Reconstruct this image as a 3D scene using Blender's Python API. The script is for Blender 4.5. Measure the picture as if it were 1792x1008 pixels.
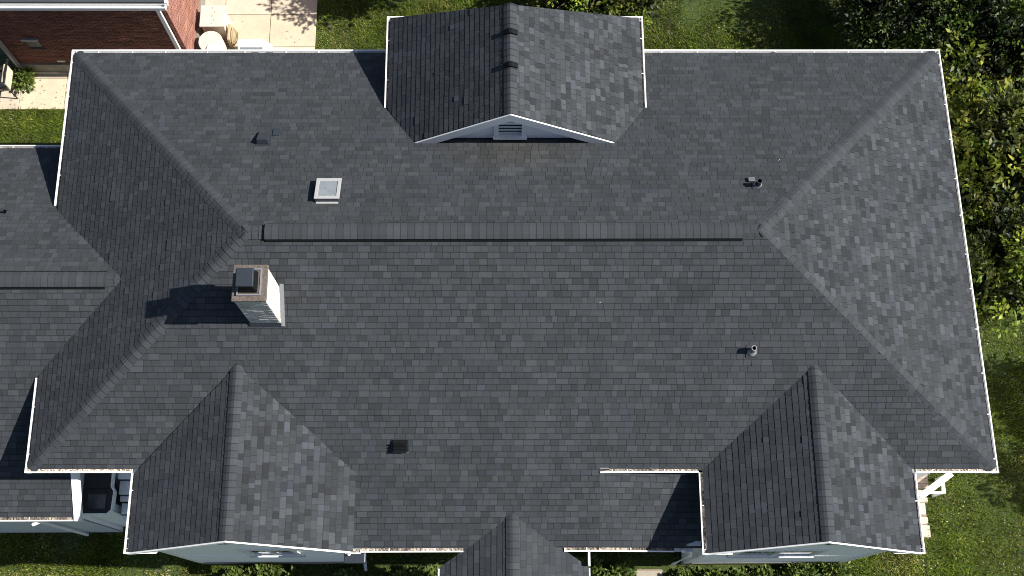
import bpy, math, random
import numpy as np
from mathutils import Vector, Matrix

for o in list(bpy.data.objects):
    bpy.data.objects.remove(o)
scene = bpy.context.scene
COL = scene.collection

# ------------------------------------------------------------------ camera
cam_d = bpy.data.cameras.new("camera")
cam = bpy.data.objects.new("camera", cam_d)
COL.objects.link(cam)
CAM_P = Vector((9.7648, -3.4589, 23.8520))
cam.matrix_world = Matrix.Translation(CAM_P) @ Matrix.Rotation(-0.035567, 4, 'Z') @ Matrix.Rotation(0.302987, 4, 'X') @ Matrix.Rotation(0.032137, 4, 'Z')
cam_d.sensor_width = 36.0
cam_d.sensor_fit = 'HORIZONTAL'
cam_d.lens = 2026.35 / 1792.0 * 36.0
cam_d.clip_start = 0.5
cam_d.clip_end = 2000.0
scene.camera = cam

# ------------------------------------------------------------------ sky and sun
SUN_EL, SUN_AZ = math.radians(44.1), math.radians(90.6)      # azimuth clockwise from +Y
world = bpy.data.worlds.new("World")
scene.world = world
world.use_nodes = True
wn = world.node_tree.nodes
bg = wn["Background"]
sky = wn.new("ShaderNodeTexSky")
sky.sky_type = 'NISHITA'
sky.sun_disc = False
sky.sun_elevation = SUN_EL
sky.sun_rotation = SUN_AZ
world.node_tree.links.new(sky.outputs[0], bg.inputs[0])
bg.inputs[1].default_value = 0.058
sun_d = bpy.data.lights.new("sun", 'SUN')
sun_d.energy = 5.0
sun_d.angle = math.radians(0.5)
sun_d.color = (1.0, 0.955, 0.88)
sun = bpy.data.objects.new("sun", sun_d)
COL.objects.link(sun)
to_sun = Vector((math.sin(SUN_AZ) * math.cos(SUN_EL), math.cos(SUN_AZ) * math.cos(SUN_EL), math.sin(SUN_EL)))
sun.rotation_euler = to_sun.to_track_quat('Z', 'Y').to_euler()
sun.location = (40, 0, 40)
scene.cycles.filter_width = 1.0
scene.view_settings.view_transform = 'Standard'
scene.view_settings.look = 'None'
scene.view_settings.exposure = 0.75
scene.view_settings.gamma = 1.0
scene.view_settings.use_curve_mapping = False

rng = random.Random(7)
nrg = np.random.default_rng(11)
G = -5.2                                  # ground level; the main eaves are z = 0


# ------------------------------------------------------------------ materials
def mat(name, base, rough=0.8, noise=None, bump=None, metal=0.0, tint=None, spec=0.3, trans=0.0):
    """noise=(scale, amount) mottles the colour; bump=(scale, strength); tint = face attribute multiplied in."""
    m = bpy.data.materials.new(name)
    m.use_nodes = True
    nt = m.node_tree
    b = nt.nodes["Principled BSDF"]
    b.inputs["Roughness"].default_value = rough
    b.inputs["Metallic"].default_value = metal
    b.inputs["Specular IOR Level"].default_value = spec
    L = nt.links.new
    col = None
    rgb = nt.nodes.new("ShaderNodeRGB")
    rgb.outputs[0].default_value = (*base, 1)
    col = rgb.outputs[0]
    tc = nt.nodes.new("ShaderNodeTexCoord")
    geo = nt.nodes.new("ShaderNodeNewGeometry")
    if tint:
        at = nt.nodes.new("ShaderNodeAttribute")
        at.attribute_name = tint
        mx = nt.nodes.new("ShaderNodeMix")
        mx.data_type = 'RGBA'
        mx.blend_type = 'MULTIPLY'
        mx.inputs[0].default_value = 1.0
        L(col, mx.inputs[6])
        L(at.outputs[0], mx.inputs[7])
        col = mx.outputs[2]
    for sc, am in (noise or ()):
        n = nt.nodes.new("ShaderNodeTexNoise")
        n.inputs["Scale"].default_value = sc
        n.inputs["Detail"].default_value = 5
        n.inputs["Roughness"].default_value = 0.65
        L(geo.outputs["Position"], n.inputs["Vector"])
        mr = nt.nodes.new("ShaderNodeMapRange")
        mr.inputs[1].default_value = 0.3
        mr.inputs[2].default_value = 0.7
        mr.inputs[3].default_value = 1 - am
        mr.inputs[4].default_value = 1 + am
        L(n.outputs[0], mr.inputs[0])
        vm = nt.nodes.new("ShaderNodeVectorMath")
        vm.operation = 'SCALE'
        L(col, vm.inputs[0])
        L(mr.outputs[0], vm.inputs["Scale"])
        col = vm.outputs[0]
    L(col, b.inputs["Base Color"])
    if bump:
        n = nt.nodes.new("ShaderNodeTexNoise")
        n.inputs["Scale"].default_value = bump[0]
        n.inputs["Detail"].default_value = 4
        L(geo.outputs["Position"], n.inputs["Vector"])
        bp = nt.nodes.new("ShaderNodeBump")
        bp.inputs["Strength"].default_value = bump[1]
        bp.inputs["Distance"].default_value = 0.02
        L(n.outputs[0], bp.inputs["Height"])
        L(bp.outputs[0], b.inputs["Normal"])
    if trans > 0:
        out = nt.nodes["Material Output"]
        tr = nt.nodes.new("ShaderNodeBsdfTranslucent")
        L(col, tr.inputs[0])
        ms = nt.nodes.new("ShaderNodeMixShader")
        ms.inputs[0].default_value = trans
        L(b.outputs[0], ms.inputs[1])
        L(tr.outputs[0], ms.inputs[2])
        L(ms.outputs[0], out.inputs[0])
    return m


M = {}
M['shingle'] = mat('shingle', (0.0385, 0.0432, 0.0485), 0.9, noise=((150, 0.22), (38, 0.10), (1.1, 0.09)), bump=(260, 0.12), tint='col', spec=0.25)
M['deck'] = mat('underlay', (0.02, 0.021, 0.024), 0.95)
M['white'] = mat('white_paint', (0.80, 0.80, 0.80), 0.45, noise=((9, 0.05),), spec=0.4)
M['siding'] = mat('pale_siding', (0.90, 0.89, 0.91), 0.55, noise=((7, 0.05),), spec=0.3)
M['siding_grey'] = mat('grey_siding', (0.52, 0.54, 0.58), 0.6, noise=((7, 0.07),))
M['frame_grey'] = mat('light_grey_frame', (0.37, 0.37, 0.37), 0.4, noise=((12, 0.05),))
M['vent_grey'] = mat('dull_grey_metal', (0.13, 0.135, 0.145), 0.6, noise=((25, 0.12),))
M['soffit'] = mat('soffit', (0.55, 0.56, 0.57), 0.7)
M['black'] = mat('black_plastic', (0.006, 0.007, 0.008), 0.7, spec=0.1)
M['metal_dark'] = mat('dark_metal', (0.045, 0.055, 0.07), 0.38, metal=0.4, noise=((20, 0.1),), spec=0.5)
M['metal_grey'] = mat('galvanised', (0.30, 0.30, 0.33), 0.5, metal=0.5, noise=((30, 0.15),))
M['glass'] = mat('skylight_glass', (0.20, 0.225, 0.24), 0.35, noise=((5, 0.12), (20, .08)), spec=0.4)
M['dark_glass'] = mat('dark_glass', (0.02, 0.025, 0.03), 0.06, spec=0.8)
M['green_glass'] = mat('green_glass', (0.03, 0.06, 0.055), 0.1, spec=0.7)
M['chim_white'] = mat('limewashed_brick', (0.78, 0.74, 0.68), 0.85, noise=((14, 0.10), (60, 0.06)), bump=(40, 0.5), tint='col')
M['crown'] = mat('weathered_crown', (0.115, 0.095, 0.082), 0.9, noise=((16, 0.35), (70, 0.2)), bump=(40, 0.5))
M['litter'] = mat('gutter_litter', (0.42, 0.375, 0.325), 0.95, noise=((28, 0.45), (90, 0.3)), bump=(60, 0.8), tint='col')
M['brick'] = mat('brick', (0.25, 0.105, 0.078), 0.9, noise=((4, 0.12), (60, 0.15)), bump=(90, 0.4), tint='col')
M['mortar'] = mat('mortar', (0.26, 0.20, 0.16), 0.95, noise=((30, 0.15),))
M['found'] = mat('foundation', (0.22, 0.205, 0.18), 0.95, noise=((3, 0.2), (25, 0.2)), bump=(25, 0.5))
M['concrete'] = mat('beige_concrete', (0.55, 0.475, 0.365), 0.92, noise=((2.2, 0.08), (22, 0.10), (120, 0.06)), bump=(90, 0.25), tint='col')
M['concrete_grey'] = mat('grey_concrete', (0.33, 0.31, 0.28), 0.92, noise=((3, 0.12), (30, 0.12)), bump=(90, 0.25))
M['plastic_beige'] = mat('beige_plastic', (0.62, 0.54, 0.45), 0.6, noise=((6, 0.08),))
M['plastic_tan'] = mat('tan_plastic', (0.42, 0.33, 0.20), 0.6, noise=((6, 0.08),))
M['wood'] = mat('weathered_wood', (0.30, 0.24, 0.19), 0.85, noise=((8, 0.25), (60, 0.2)), tint='col')
M['iron'] = mat('wrought_iron', (0.02, 0.018, 0.016), 0.55, metal=0.3)
M['cushion'] = mat('cream_cushion', (0.55, 0.48, 0.38), 0.9)
M['bark'] = mat('bark', (0.09, 0.07, 0.05), 0.95, noise=((12, 0.3),), bump=(30, 0.8))
M['leaf'] = mat('leaf', (1, 1, 1), 0.5, tint='col', spec=0.35, trans=0.28)
M['grass'] = mat('grass_blade', (1, 1, 1), 0.7, tint='col', spec=0.2, trans=0.25)
M['fallen'] = mat('fallen_leaf', (1, 1, 1), 0.85, tint='col')


def ground_material():
    m = bpy.data.materials.new("lawn_ground")
    m.use_nodes = True
    nt = m.node_tree
    L = nt.links.new
    b = nt.nodes["Principled BSDF"]
    b.inputs["Roughness"].default_value = 0.95
    geo = nt.nodes.new("ShaderNodeNewGeometry")

    def noise(s, d=6, r=0.65):
        n = nt.nodes.new("ShaderNodeTexNoise")
        n.inputs["Scale"].default_value = s
        n.inputs["Detail"].default_value = d
        n.inputs["Roughness"].default_value = r
        L(geo.outputs["Position"], n.inputs["Vector"])
        return n.outputs[0]
    r1 = nt.nodes.new("ShaderNodeValToRGB")
    r1.color_ramp.elements[0].position = 0.36
    r1.color_ramp.elements[0].color = (0.020, 0.034, 0.007, 1)
    r1.color_ramp.elements[1].position = 0.70
    r1.color_ramp.elements[1].color = (0.075, 0.110, 0.014, 1)
    L(noise(16), r1.inputs[0])
    r2 = nt.nodes.new("ShaderNodeValToRGB")
    r2.color_ramp.elements[0].position = 0.60
    r2.color_ramp.elements[0].color = (0, 0, 0, 1)
    r2.color_ramp.elements[1].position = 0.74
    r2.color_ramp.elements[1].color = (1, 1, 1, 1)
    L(noise(1.7), r2.inputs[0])
    mx = nt.nodes.new("ShaderNodeMix")
    mx.data_type = 'RGBA'
    L(r2.outputs[0], mx.inputs[0])
    L(r1.outputs[0], mx.inputs[6])
    mx.inputs[7].default_value = (0.16, 0.12, 0.08, 1)
    L(mx.outputs[2], b.inputs["Base Color"])
    bp = nt.nodes.new("ShaderNodeBump")
    bp.inputs["Strength"].default_value = 0.8
    bp.inputs["Distance"].default_value = 0.04
    L(noise(34), bp.inputs["Height"])
    L(bp.outputs[0], b.inputs["Normal"])
    return m


M['lawn'] = ground_material()


# ------------------------------------------------------------------ mesh helpers
def V(*a):
    return Vector(a)


class MB:
    """collects polygons with a colour each; build() links them as one mesh object"""
    def __init__(self):
        self.v, self.f, self.c = [], [], []

    def poly(self, pts, c=(1, 1, 1)):
        i = len(self.v)
        self.v.extend([tuple(p) for p in pts])
        self.f.append(tuple(range(i, i + len(pts))))
        self.c.append(c)
        return self

    def box(self, lo, hi, c=(1, 1, 1), M4=None):
        x0, y0, z0 = lo
        x1, y1, z1 = hi
        p = [V(x, y, z) for z in (z0, z1) for y in (y0, y1) for x in (x0, x1)]
        if M4 is not None:
            p = [M4 @ q for q in p]
        i = len(self.v)
        self.v.extend([tuple(q) for q in p])
        for f in ((0, 2, 3, 1), (4, 5, 7, 6), (0, 1, 5, 4), (2, 6, 7, 3), (0, 4, 6, 2), (1, 3, 7, 5)):
            self.f.append(tuple(i + k for k in f))
            self.c.append(c)
        return self

    def hexa(self, bot, top, c=(1, 1, 1)):
        """solid between two matching polygons (lists of points, counter-clockwise from above)"""
        n = len(bot)
        i = len(self.v)
        self.v.extend([tuple(q) for q in bot] + [tuple(q) for q in top])
        self.f.append(tuple(i + k for k in reversed(range(n))))
        self.f.append(tuple(i + n + k for k in range(n)))
        self.c += [c, c]
        for k in range(n):
            k2 = (k + 1) % n
            self.f.append((i + k, i + k2, i + n + k2, i + n + k))
            self.c.append(c)
        return self

    def tube(self, pts, rad, n=8, c=(1, 1, 1), caps=True):
        pts = [Vector(p) for p in pts]
        if not hasattr(rad, '__len__'):
            rad = [rad] * len(pts)
        rings = []
        for k, p in enumerate(pts):
            d = (pts[min(k + 1, len(pts) - 1)] - pts[max(k - 1, 0)]).normalized()
            a = d.cross(V(0, 0, 1))
            if a.length < 1e-3:
                a = V(1, 0, 0)
            a.normalize()
            b = d.cross(a)
            i = len(self.v)
            for j in range(n):
                t = 2 * math.pi * j / n
                self.v.append(tuple(p + (a * math.cos(t) + b * math.sin(t)) * rad[k]))
            rings.append(i)
        for r0, r1 in zip(rings, rings[1:]):
            for j in range(n):
                j2 = (j + 1) % n
                self.f.append((r0 + j, r0 + j2, r1 + j2, r1 + j))
                self.c.append(c)
        if caps:
            self.f.append(tuple(rings[0] + j for j in reversed(range(n))))
            self.f.append(tuple(rings[-1] + j for j in range(n)))
            self.c += [c, c]
        return self

    def mesh(self, name, material, smooth=False):
        me = bpy.data.meshes.new(name)
        me.from_pydata(self.v, [], self.f)
        at = me.attributes.new('col', 'FLOAT_COLOR', 'FACE')
        a = np.ones((len(self.f), 4), np.float32)
        a[:, :3] = np.array(self.c, np.float32)
        at.data.foreach_set('color', a.ravel())
        me.materials.append(material)
        if smooth:
            me.shade_smooth()
        me.update()
        return me

    def build(self, name, material, parent=None, smooth=False, kind=None):
        o = bpy.data.objects.new(name, self.mesh(name, material, smooth))
        COL.objects.link(o)
        if parent is not None:
            o.parent = parent
        if kind:
            o['kind'] = kind
        return o


def tag(o, label, cat, group=None):
    o['label'] = label
    o['category'] = cat
    if group:
        o['group'] = group
    return o


def thing(name, label, cat, group=None):
    o = bpy.data.objects.new(name, None)
    o.empty_display_size = 0.3
    COL.objects.link(o)
    return tag(o, label, cat, group)


def bevel(o, w=0.01, seg=2):
    b = o.modifiers.new('bevel', 'BEVEL')
    b.width = w
    b.segments = seg
    b.limit_method = 'ANGLE'
    return o


def np_mesh(name, verts, faces, cols, material, parent=None, kind=None):
    """fast path: verts (n,3), faces (m,k) all of the same size, cols (m,3)"""
    me = bpy.data.meshes.new(name)
    k = faces.shape[1]
    me.vertices.add(len(verts))
    me.vertices.foreach_set('co', verts.astype(np.float32).ravel())
    me.loops.add(faces.size)
    me.loops.foreach_set('vertex_index', faces.astype(np.int32).ravel())
    me.polygons.add(len(faces))
    me.polygons.foreach_set('loop_start', np.arange(0, faces.size, k, dtype=np.int32))
    me.update(calc_edges=True)
    at = me.attributes.new('col', 'FLOAT_COLOR', 'FACE')
    a = np.ones((len(faces), 4), np.float32)
    a[:, :3] = cols
    at.data.foreach_set('color', a.ravel())
    me.materials.append(material)
    o = bpy.data.objects.new(name, me)
    COL.objects.link(o)
    if parent is not None:
        o.parent = parent
    if kind:
        o['kind'] = kind
    return o


# ------------------------------------------------------------------ setting: ground and paving
mb = MB()
mb.poly([(-300, -300, G), (300, -300, G), (300, 300, G), (-300, 300, G)])
ground = mb.build('ground', M['lawn'], kind='structure')

# concrete patio between the two houses: separate slabs
patio_o = MB().box((-7.0, 10.80, G - 0.1), (4.58, 18.0, G + 0.006)).build('patio', M['mortar'], kind='structure')
for (xa, xb, ya, yb) in [(a, b, c, d) for a, b in ((-7, -4.9), (-4.89, -3.46), (-3.45, -2.22), (-2.21, -0.8), (-0.79, 0.6), (0.61, 2.0), (2.01, 3.3), (3.31, 4.6))
                         for c, d in ((10.78, 11.72), (11.73, 12.7), (12.71, 13.72), (13.73, 14.9), (14.91, 16.2), (16.21, 18))]:
    t = rng.uniform(0.9, 1.06)
    g = 0.003
    m_ = MB().box((xa + g, ya + g, G - 0.05), (xb - g, yb - g, G + 0.03 + rng.uniform(-0.003, 0.003)), c=(t, t * rng.uniform(0.98, 1.01), t * rng.uniform(0.95, 1.02)))
    bevel(m_.build('slab', M['concrete'], patio_o), 0.006, 1)
# walkway to the front door
walk = MB().box((13.10, -6.0, G - 0.1), (13.72, -1.6, G + 0.02)).build('walkway', M['mortar'], kind='structure')
for k in range(5):
    y0 = -1.62 - 0.88 * (k + 1)
    t = rng.uniform(0.6, 0.72)
    bevel(MB().box((13.08, y0, G - 0.05), (13.74, y0 + 0.87, G + 0.045), c=(t, t * 1.02, t * 1.06)).build('slab', M['concrete'], walk), 0.006, 1)
# pale flagstones along the east wall
flag = MB().box((19.3, -.90, G - 0.1), (20.36, .25, G + 0.008)).build('side_path', M['mortar'], kind='structure')
for k, (y0, y1, xe) in enumerate(((-.86, -.56, 20.40), (-.54, -.36, 20.37), (-.31, -.02, 20.34), (-.01, .12, 20.42), (.13, .3, 20.40))):
    t = rng.uniform(.9, 1.0)
    bevel(MB().box((19.35, y0, G - 0.05), (xe, y1, G + 0.05), c=(t, t * 1.03, t * 1.1)).build('flagstone', M['concrete'], flag), 0.02, 2)

# ------------------------------------------------------------------ the house
house = thing('house', 'large pale house under a dark grey hipped shingle roof, filling the picture', 'house')

# roof geometry (plan, metres); the gutters' outer edges lie on the eave lines
NW, NE, SW, SE = V(-.035, 9.73, 0), V(19.95, 9.74, 0), V(.04, .04, 0), V(20.05, -.03, 0)
R1, R2 = V(4.74, 4.435, 2.358), V(14.90, 4.445, 2.358)
RM = (R1 + R2) / 2


def plane_z(p0, n):
    return lambda x, y: p0.z - (n.x * (x - p0.x) + n.y * (y - p0.y)) / n.z


def nrm(a, b, c):
    n = (b - a).cross(c - a).normalized()
    return n if n.z > 0 else -n


zS = plane_z(SW, nrm(SW, SE, RM))
zN = plane_z(NW, nrm(NW, NE, RM))
zW = plane_z(NW, nrm(NW, SW, R1))
zE = plane_z(NE, nrm(NE, SE, R2))


def clip(poly, conv):
    """Sutherland-Hodgman of 2D poly against convex counter-clockwise conv"""
    out = poly
    n = len(conv)
    for k in range(n):
        a, b = conv[k], conv[(k + 1) % n]
        ex, ey = b[0] - a[0], b[1] - a[1]
        src, out = out, []
        if not src:
            return []
        d = [ex * (p[1] - a[1]) - ey * (p[0] - a[0]) for p in src]
        for j in range(len(src)):
            j2 = (j + 1) % len(src)
            if d[j] >= 0:
                out.append(src[j])
            if (d[j] > 0 > d[j2]) or (d[j] < 0 < d[j2]):
                t = d[j] / (d[j] - d[j2])
                out.append((src[j][0] + t * (src[j2][0] - src[j][0]), src[j][1] + t * (src[j2][1] - src[j][1])))
    return out


EXPO = 0.129
CAM_INV = cam.matrix_world.inverted()
FPX = 2026.35
tabs = []          # every shingle tab: (size in the picture, slope index, polygons)
slopes = []


def pix(P):
    q = CAM_INV @ P
    return 896 + FPX * q.x / -q.z, 504 - FPX * q.y / -q.z


def slope(plan_polys, zf, eave_a, eave_b, hide=None, seed=0, t_off=0.0, var=1.0, wf=1.0, stain=None, bd=(.62, .80)):
    """one roof plane: thin deck (part) and its shingle tabs; plan_polys are convex plan polygons"""
    r = random.Random(seed)
    A = V(eave_a[0], eave_a[1], zf(*eave_a))
    B = V(eave_b[0], eave_b[1], zf(*eave_b))
    u = (B - A).normalized()
    polys3 = [[V(x, y, zf(x, y)) for x, y in pp] for pp in plan_polys]
    p3 = polys3[0]
    n = nrm(A, B, max((q for q in p3), key=lambda q: (q - A).cross(u).length))
    v = n.cross(u)
    if v.z < 0:
        u, v = -u, n.cross(-u)
    loc = []
    for pp in polys3:
        l = [((q - A).dot(u), (q - A).dot(v)) for q in pp]
        ar = sum(l[k][0] * l[(k + 1) % len(l)][1] - l[(k + 1) % len(l)][0] * l[k][1] for k in range(len(l)))
        loc.append(l if ar > 0 else l[::-1])
    dk = MB()
    for l in loc:
        top = [A + u * s + v * t - n * 0.002 for s, t in l]
        bot = [p - n * 0.03 for p in top]
        dk.hexa(bot, top)
    deck = dk.build('roof_slope', M['deck'], house)
    idx = len(slopes)
    slopes.append(deck)
    smin = min(s for l in loc for s, t in l)
    smax = max(s for l in loc for s, t in l)
    tmin = min(t for l in loc for s, t in l)
    tmax = max(t for l in loc for s, t in l)
    row0 = int(math.floor((tmin - t_off) / EXPO)) - 0
    row = row0
    while row * EXPO + t_off < tmax:
        t0 = row * EXPO + t_off
        s = smin - r.uniform(0, 0.4)
        wav = r.uniform(-0.003, 0.003)
        rowt = r.uniform(-.02, .02)
        while s < smax:
            w = r.choice((0.12, 0.14, 0.16, 0.17, 0.19, 0.22, 0.27)) * r.uniform(0.92, 1.08) * wf
            th = r.choice((0.0055, 0.006, 0.0075, 0.008))
            base = 1 + 1.15 * var * r.choice((-0.20, -0.14, -0.10, -0.07, -0.04, -0.02, 0.01, 0.04, 0.08, 0.13, 0.22))
            bl = r.choice((0, 0, 0, 0.01, 0.02, 0.06)) + (0.02 if math.sin(s * 1.9 + row * .31 + seed) * math.sin(row * .23 + s * .7) > .55 else 0)
            # faint run-off streaks down the slope, small differences between courses, a few lifted tabs
            base *= 1 + .028 * math.sin(s * 3.1 + seed) + .022 * math.sin(s * 8.3 + 2 * seed) + .018 * math.sin(s * .7 + row * .05) + rowt
            if r.random() < .012:
                th = .016
            c = (base * (1 - 0.5 * bl), base * (1 - 0.2 * bl), base * (1 + bl))
            if stain:
                st = stain(A + u * (s + w / 2) + v * t0)
                c = (c[0] * (1 + .10 * st), c[1] * (1 + .02 * st), c[2] * (1 - .10 * st))
            dj = r.uniform(-0.002, 0.002) + wav
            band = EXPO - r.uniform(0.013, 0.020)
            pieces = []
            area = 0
            for a0, a1, dark in ((0, band, 1.0), (band, EXPO + 0.003, r.uniform(*bd))):  # upper strip: printed band, deeper on south slopes to paint in butt-edge shade
                rect = [(s + 0.002, t0 + a0 + dj), (s + w - 0.0035, t0 + a0 + dj), (s + w - 0.0035, t0 + a1 + dj), (s + 0.002, t0 + a1 + dj)]
                for l in loc:
                    q = clip(rect, l)
                    if len(q) < 3:
                        continue
                    ar = abs(sum(q[k][0] * q[(k + 1) % len(q)][1] - q[(k + 1) % len(q)][0] * q[k][1] for k in range(len(q)))) / 2
                    if ar < 2e-6:
                        continue
                    area += ar
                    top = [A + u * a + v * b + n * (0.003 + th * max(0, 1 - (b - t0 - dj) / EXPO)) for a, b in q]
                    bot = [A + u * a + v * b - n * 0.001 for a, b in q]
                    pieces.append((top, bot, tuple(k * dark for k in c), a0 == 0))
            if pieces:
                cen = sum((p for p in pieces[0][0]), V(0, 0, 0)) / len(pieces[0][0])
                if not (hide and hide(cen)):
                    d = CAM_P - cen
                    px = pix(cen)
                    vis = 6 < px[0] < 1786 and 6 < px[1] < 1002
                    tabs.append((area * n.dot(d) / d.length ** 3 if vis and area > 0.8 * w * EXPO else 0, idx, pieces))
            s += w
        row += 1
    return deck


def inset(p, q, d):
    """move plan line p-q by d to its left; returns both points"""
    e = (q - p)
    e.z = 0
    e.normalize()
    nl = V(-e.y, e.x, 0)
    return p + nl * d, q + nl * d


# wings: south-west and south-east gables, north dormer wing, west wing, entrance gable
SWG = dict(xw=2.22, xe=6.80, xr=4.47, zr=1.088, ya=2.03, ye=-1.585, yr=-1.43)
SEG = dict(xw=13.85, xe=18.335, xr=16.13, zr=1.08, ya=2.06, ye=-1.65, yr=-1.49)
DOR = dict(xw=7.25, xe=12.99, xr=9.99, zr=2.679, ze=0.822, yn=10.115, yrn=9.316, ys=6.83)
WWG = dict(yr=3.90, zr=0.968, yn=7.78, ys=-0.78, ks=0.521, kn=0.496)
POR = dict(xr=10.02, zr=-0.41, ya=-0.78, p=0.385, xw=8.50, xe=11.62, ys=-3.6)
E2 = -1.516          # lower eave of the central part
XSTEP = 11.82
DROP = 0.32


def gz(g, x, y):
    k = g['zr'] / (g['xr'] - g['xw']) if x < g['xr'] else g['zr'] / (g['xe'] - g['xr'])
    return g['zr'] - abs(x - g['xr']) * k


def hide_S(P):
    for g in (SWG, SEG):
        if g['xw'] < P.x < g['xe'] - .25 and P.y > g['ye'] and gz(g, P.x, P.y) > P.z + 0.06:
            return True
    if POR['xw'] < P.x < POR['xe'] and POR['zr'] - abs(P.x - POR['xr']) * POR['p'] > P.z + 0.06:
        return True
    return 4.85 < P.x < 5.33 and 2.85 < P.y < 3.4


def hide_N(P):
    return DOR['xw'] + .1 < P.x < DOR['xe'] - .1 and P.y > 7.1 and DOR['zr'] - abs(P.x - DOR['xr']) * 0.66 > P.z + 0.1


def zWWs(x, y):
    return WWG['zr'] - (WWG['yr'] - y) * WWG['ks']


def zWWn(x, y):
    return WWG['zr'] - (y - WWG['yr']) * WWG['kn']


def hide_W(P):
    z = zWWs(P.x, P.y) if P.y < WWG['yr'] else zWWn(P.x, P.y)
    return z > P.z + 0.06


IN = 0.085
s0, s1 = inset(SW, SE, IN)
n0, n1 = inset(NE, NW, IN)
w0, w1 = inset(NW, SW, IN)
e0, e1 = inset(SE, NE, IN)


def corner(p, q, r_, s_):
    """plan intersection of lines p-q and r_-s_"""
    d1, d2 = q - p, s_ - r_
    t = ((r_.x - p.x) * d2.y - (r_.y - p.y) * d2.x) / (d1.x * d2.y - d1.y * d2.x)
    return (p.x + d1.x * t, p.y + d1.y * t)


cSW, cSE = corner(s0, s1, w0, w1), corner(s0, s1, e0, e1)
cNE, cNW = corner(n0, n1, e0, e1), corner(n0, n1, w0, w1)
r1, r2 = (R1.x, R1.y), (R2.x, R2.y)
on_eave = lambda x: (x, s0.y + (s1.y - s0.y) * (x - s0.x) / (s1.x - s0.x))
slope([[cSW, cSE, r2, r1], [(6.6, E2 + IN), (XSTEP, E2 + IN), on_eave(XSTEP), on_eave(6.6)]], zS, (0, .1), (20, .06), hide_S, 1, bd=(.40, .58))  # deeper bands put the course shadow lines into the colour
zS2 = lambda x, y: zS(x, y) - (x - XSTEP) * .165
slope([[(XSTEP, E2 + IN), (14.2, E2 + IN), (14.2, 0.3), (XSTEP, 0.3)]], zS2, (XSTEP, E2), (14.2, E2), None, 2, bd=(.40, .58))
# brownish wash stain below the dormer gable
slope([[cNE, cNW, r1, r2]], zN, (20, 9.65), (0, 9.64), hide_N, 3, stain=lambda P: max(0, 1 - abs(P.x - 10.1) / 1.9) * (1 if P.y > 6.5 else max(0, (P.y - 5.9) / .6)) * (P.y < 7.1))
slope([[cNW, cSW, r1]], zW, (w0.x, w0.y), (w1.x, w1.y), hide_W, 4, wf=.9)
slope([[cSE, cNE, r2]], zE, (e0.x, e0.y), (e1.x, e1.y), None, 5, var=1.8, wf=.82)
for k, g in enumerate((SWG, SEG)):
    zf = lambda x, y, g=g: gz(g, x, y)
    a = g['xw'] + IN
    slope([[(a, 0.05), (a, g['ye'] + .03), (g['xr'], g['yr']), (g['xr'], g['ya'])]], zf, (a, 1), (a, 0), None, 10 + k, wf=.95)
    b = g['xe'] - (IN if k else 0.0)
    slope([[(b, 0.05), (g['xr'], g['ya']), (g['xr'], g['yr']), (b, g['ye'] + .03)]], zf, (b, 0), (b, 1), None, 12 + k, var=1.9, wf=.82)
kdw = (DOR['zr'] - DOR['ze']) / (DOR['xr'] - DOR['xw'])
kde = (DOR['zr'] - DOR['ze']) / (DOR['xe'] - DOR['xr'])
zDw = lambda x, y: DOR['zr'] - (DOR['xr'] - x) * kdw
zDe = lambda x, y: DOR['zr'] - (x - DOR['xr']) * kde
a, b = DOR['xw'] + IN, DOR['xe'] - IN
slope([[(a, 7.82), (7.90, 6.84), (DOR['xr'], DOR['ys']), (DOR['xr'], DOR['yrn']), (a, DOR['yn'] - .06)]], zDw, (a, 9), (a, 8), None, 20, wf=.9)
slope([[(b, 7.82), (b, DOR['yn'] - .06), (DOR['xr'], DOR['yrn']), (DOR['xr'], DOR['ys']), (12.30, 6.84)]], zDe, (b, 8), (b, 9), None, 21, var=1.8, wf=.82)
slope([[(-6, WWG['ys'] + .09), (0, WWG['ys'] + .09), (0, WWG['yr']), (-6, WWG['yr'])], [(0, 2.0), (1.97, WWG['yr']), (0, WWG['yr'])],
       [(0, WWG['ys'] + .09), (.62, WWG['ys'] + .09), (.62, 2.02), (0, 2.02)]], zWWs, (-6, -.7), (0, -.7), None, 30, bd=(.40, .58))
slope([[(-6, WWG['yr']), (0, WWG['yr']), (0, WWG['yn'] - .09), (-6, WWG['yn'] - .09)], [(0, WWG['yr']), (1.97, WWG['yr']), (0, 5.92)],
       [(0, 5.90), (.5, 5.90), (.5, WWG['yn'] - .09), (0, WWG['yn'] - .09)]], zWWn, (0, 7.7), (-6, 7.7), None, 31)
zPw = lambda x, y: POR['zr'] - (POR['xr'] - x) * POR['p']
zPe = lambda x, y: POR['zr'] - (x - POR['xr']) * POR['p']
slope([[(POR['xr'], POR['ya']), (POR['xw'], E2 - .3), (POR['xw'], POR['ys']), (POR['xr'], POR['ys'])]], zPw, (POR['xw'], -2), (POR['xw'], -3), None, 40)
slope([[(POR['xr'], POR['ya']), (POR['xr'], POR['ys']), (POR['xe'], POR['ys']), (POR['xe'], E2 - .3)]], zPe, (POR['xe'], -3), (POR['xe'], -2), None, 41)

# the 300 shingles that show largest are parts of their own, the rest of each plane is one part
order = sorted(range(len(tabs)), key=lambda i: -tabs[i][0])
single = set(order[:300])
fields = {}


def add_tab(mb, pieces):
    for top, bot, c, front in pieces:
        mb.poly(top, c)
        m = len(top)
        edge = tuple(k * 0.45 for k in c)
        for k in range(m):
            k2 = (k + 1) % m
            mb.poly([bot[k], bot[k2], top[k2], top[k]], edge)


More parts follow.
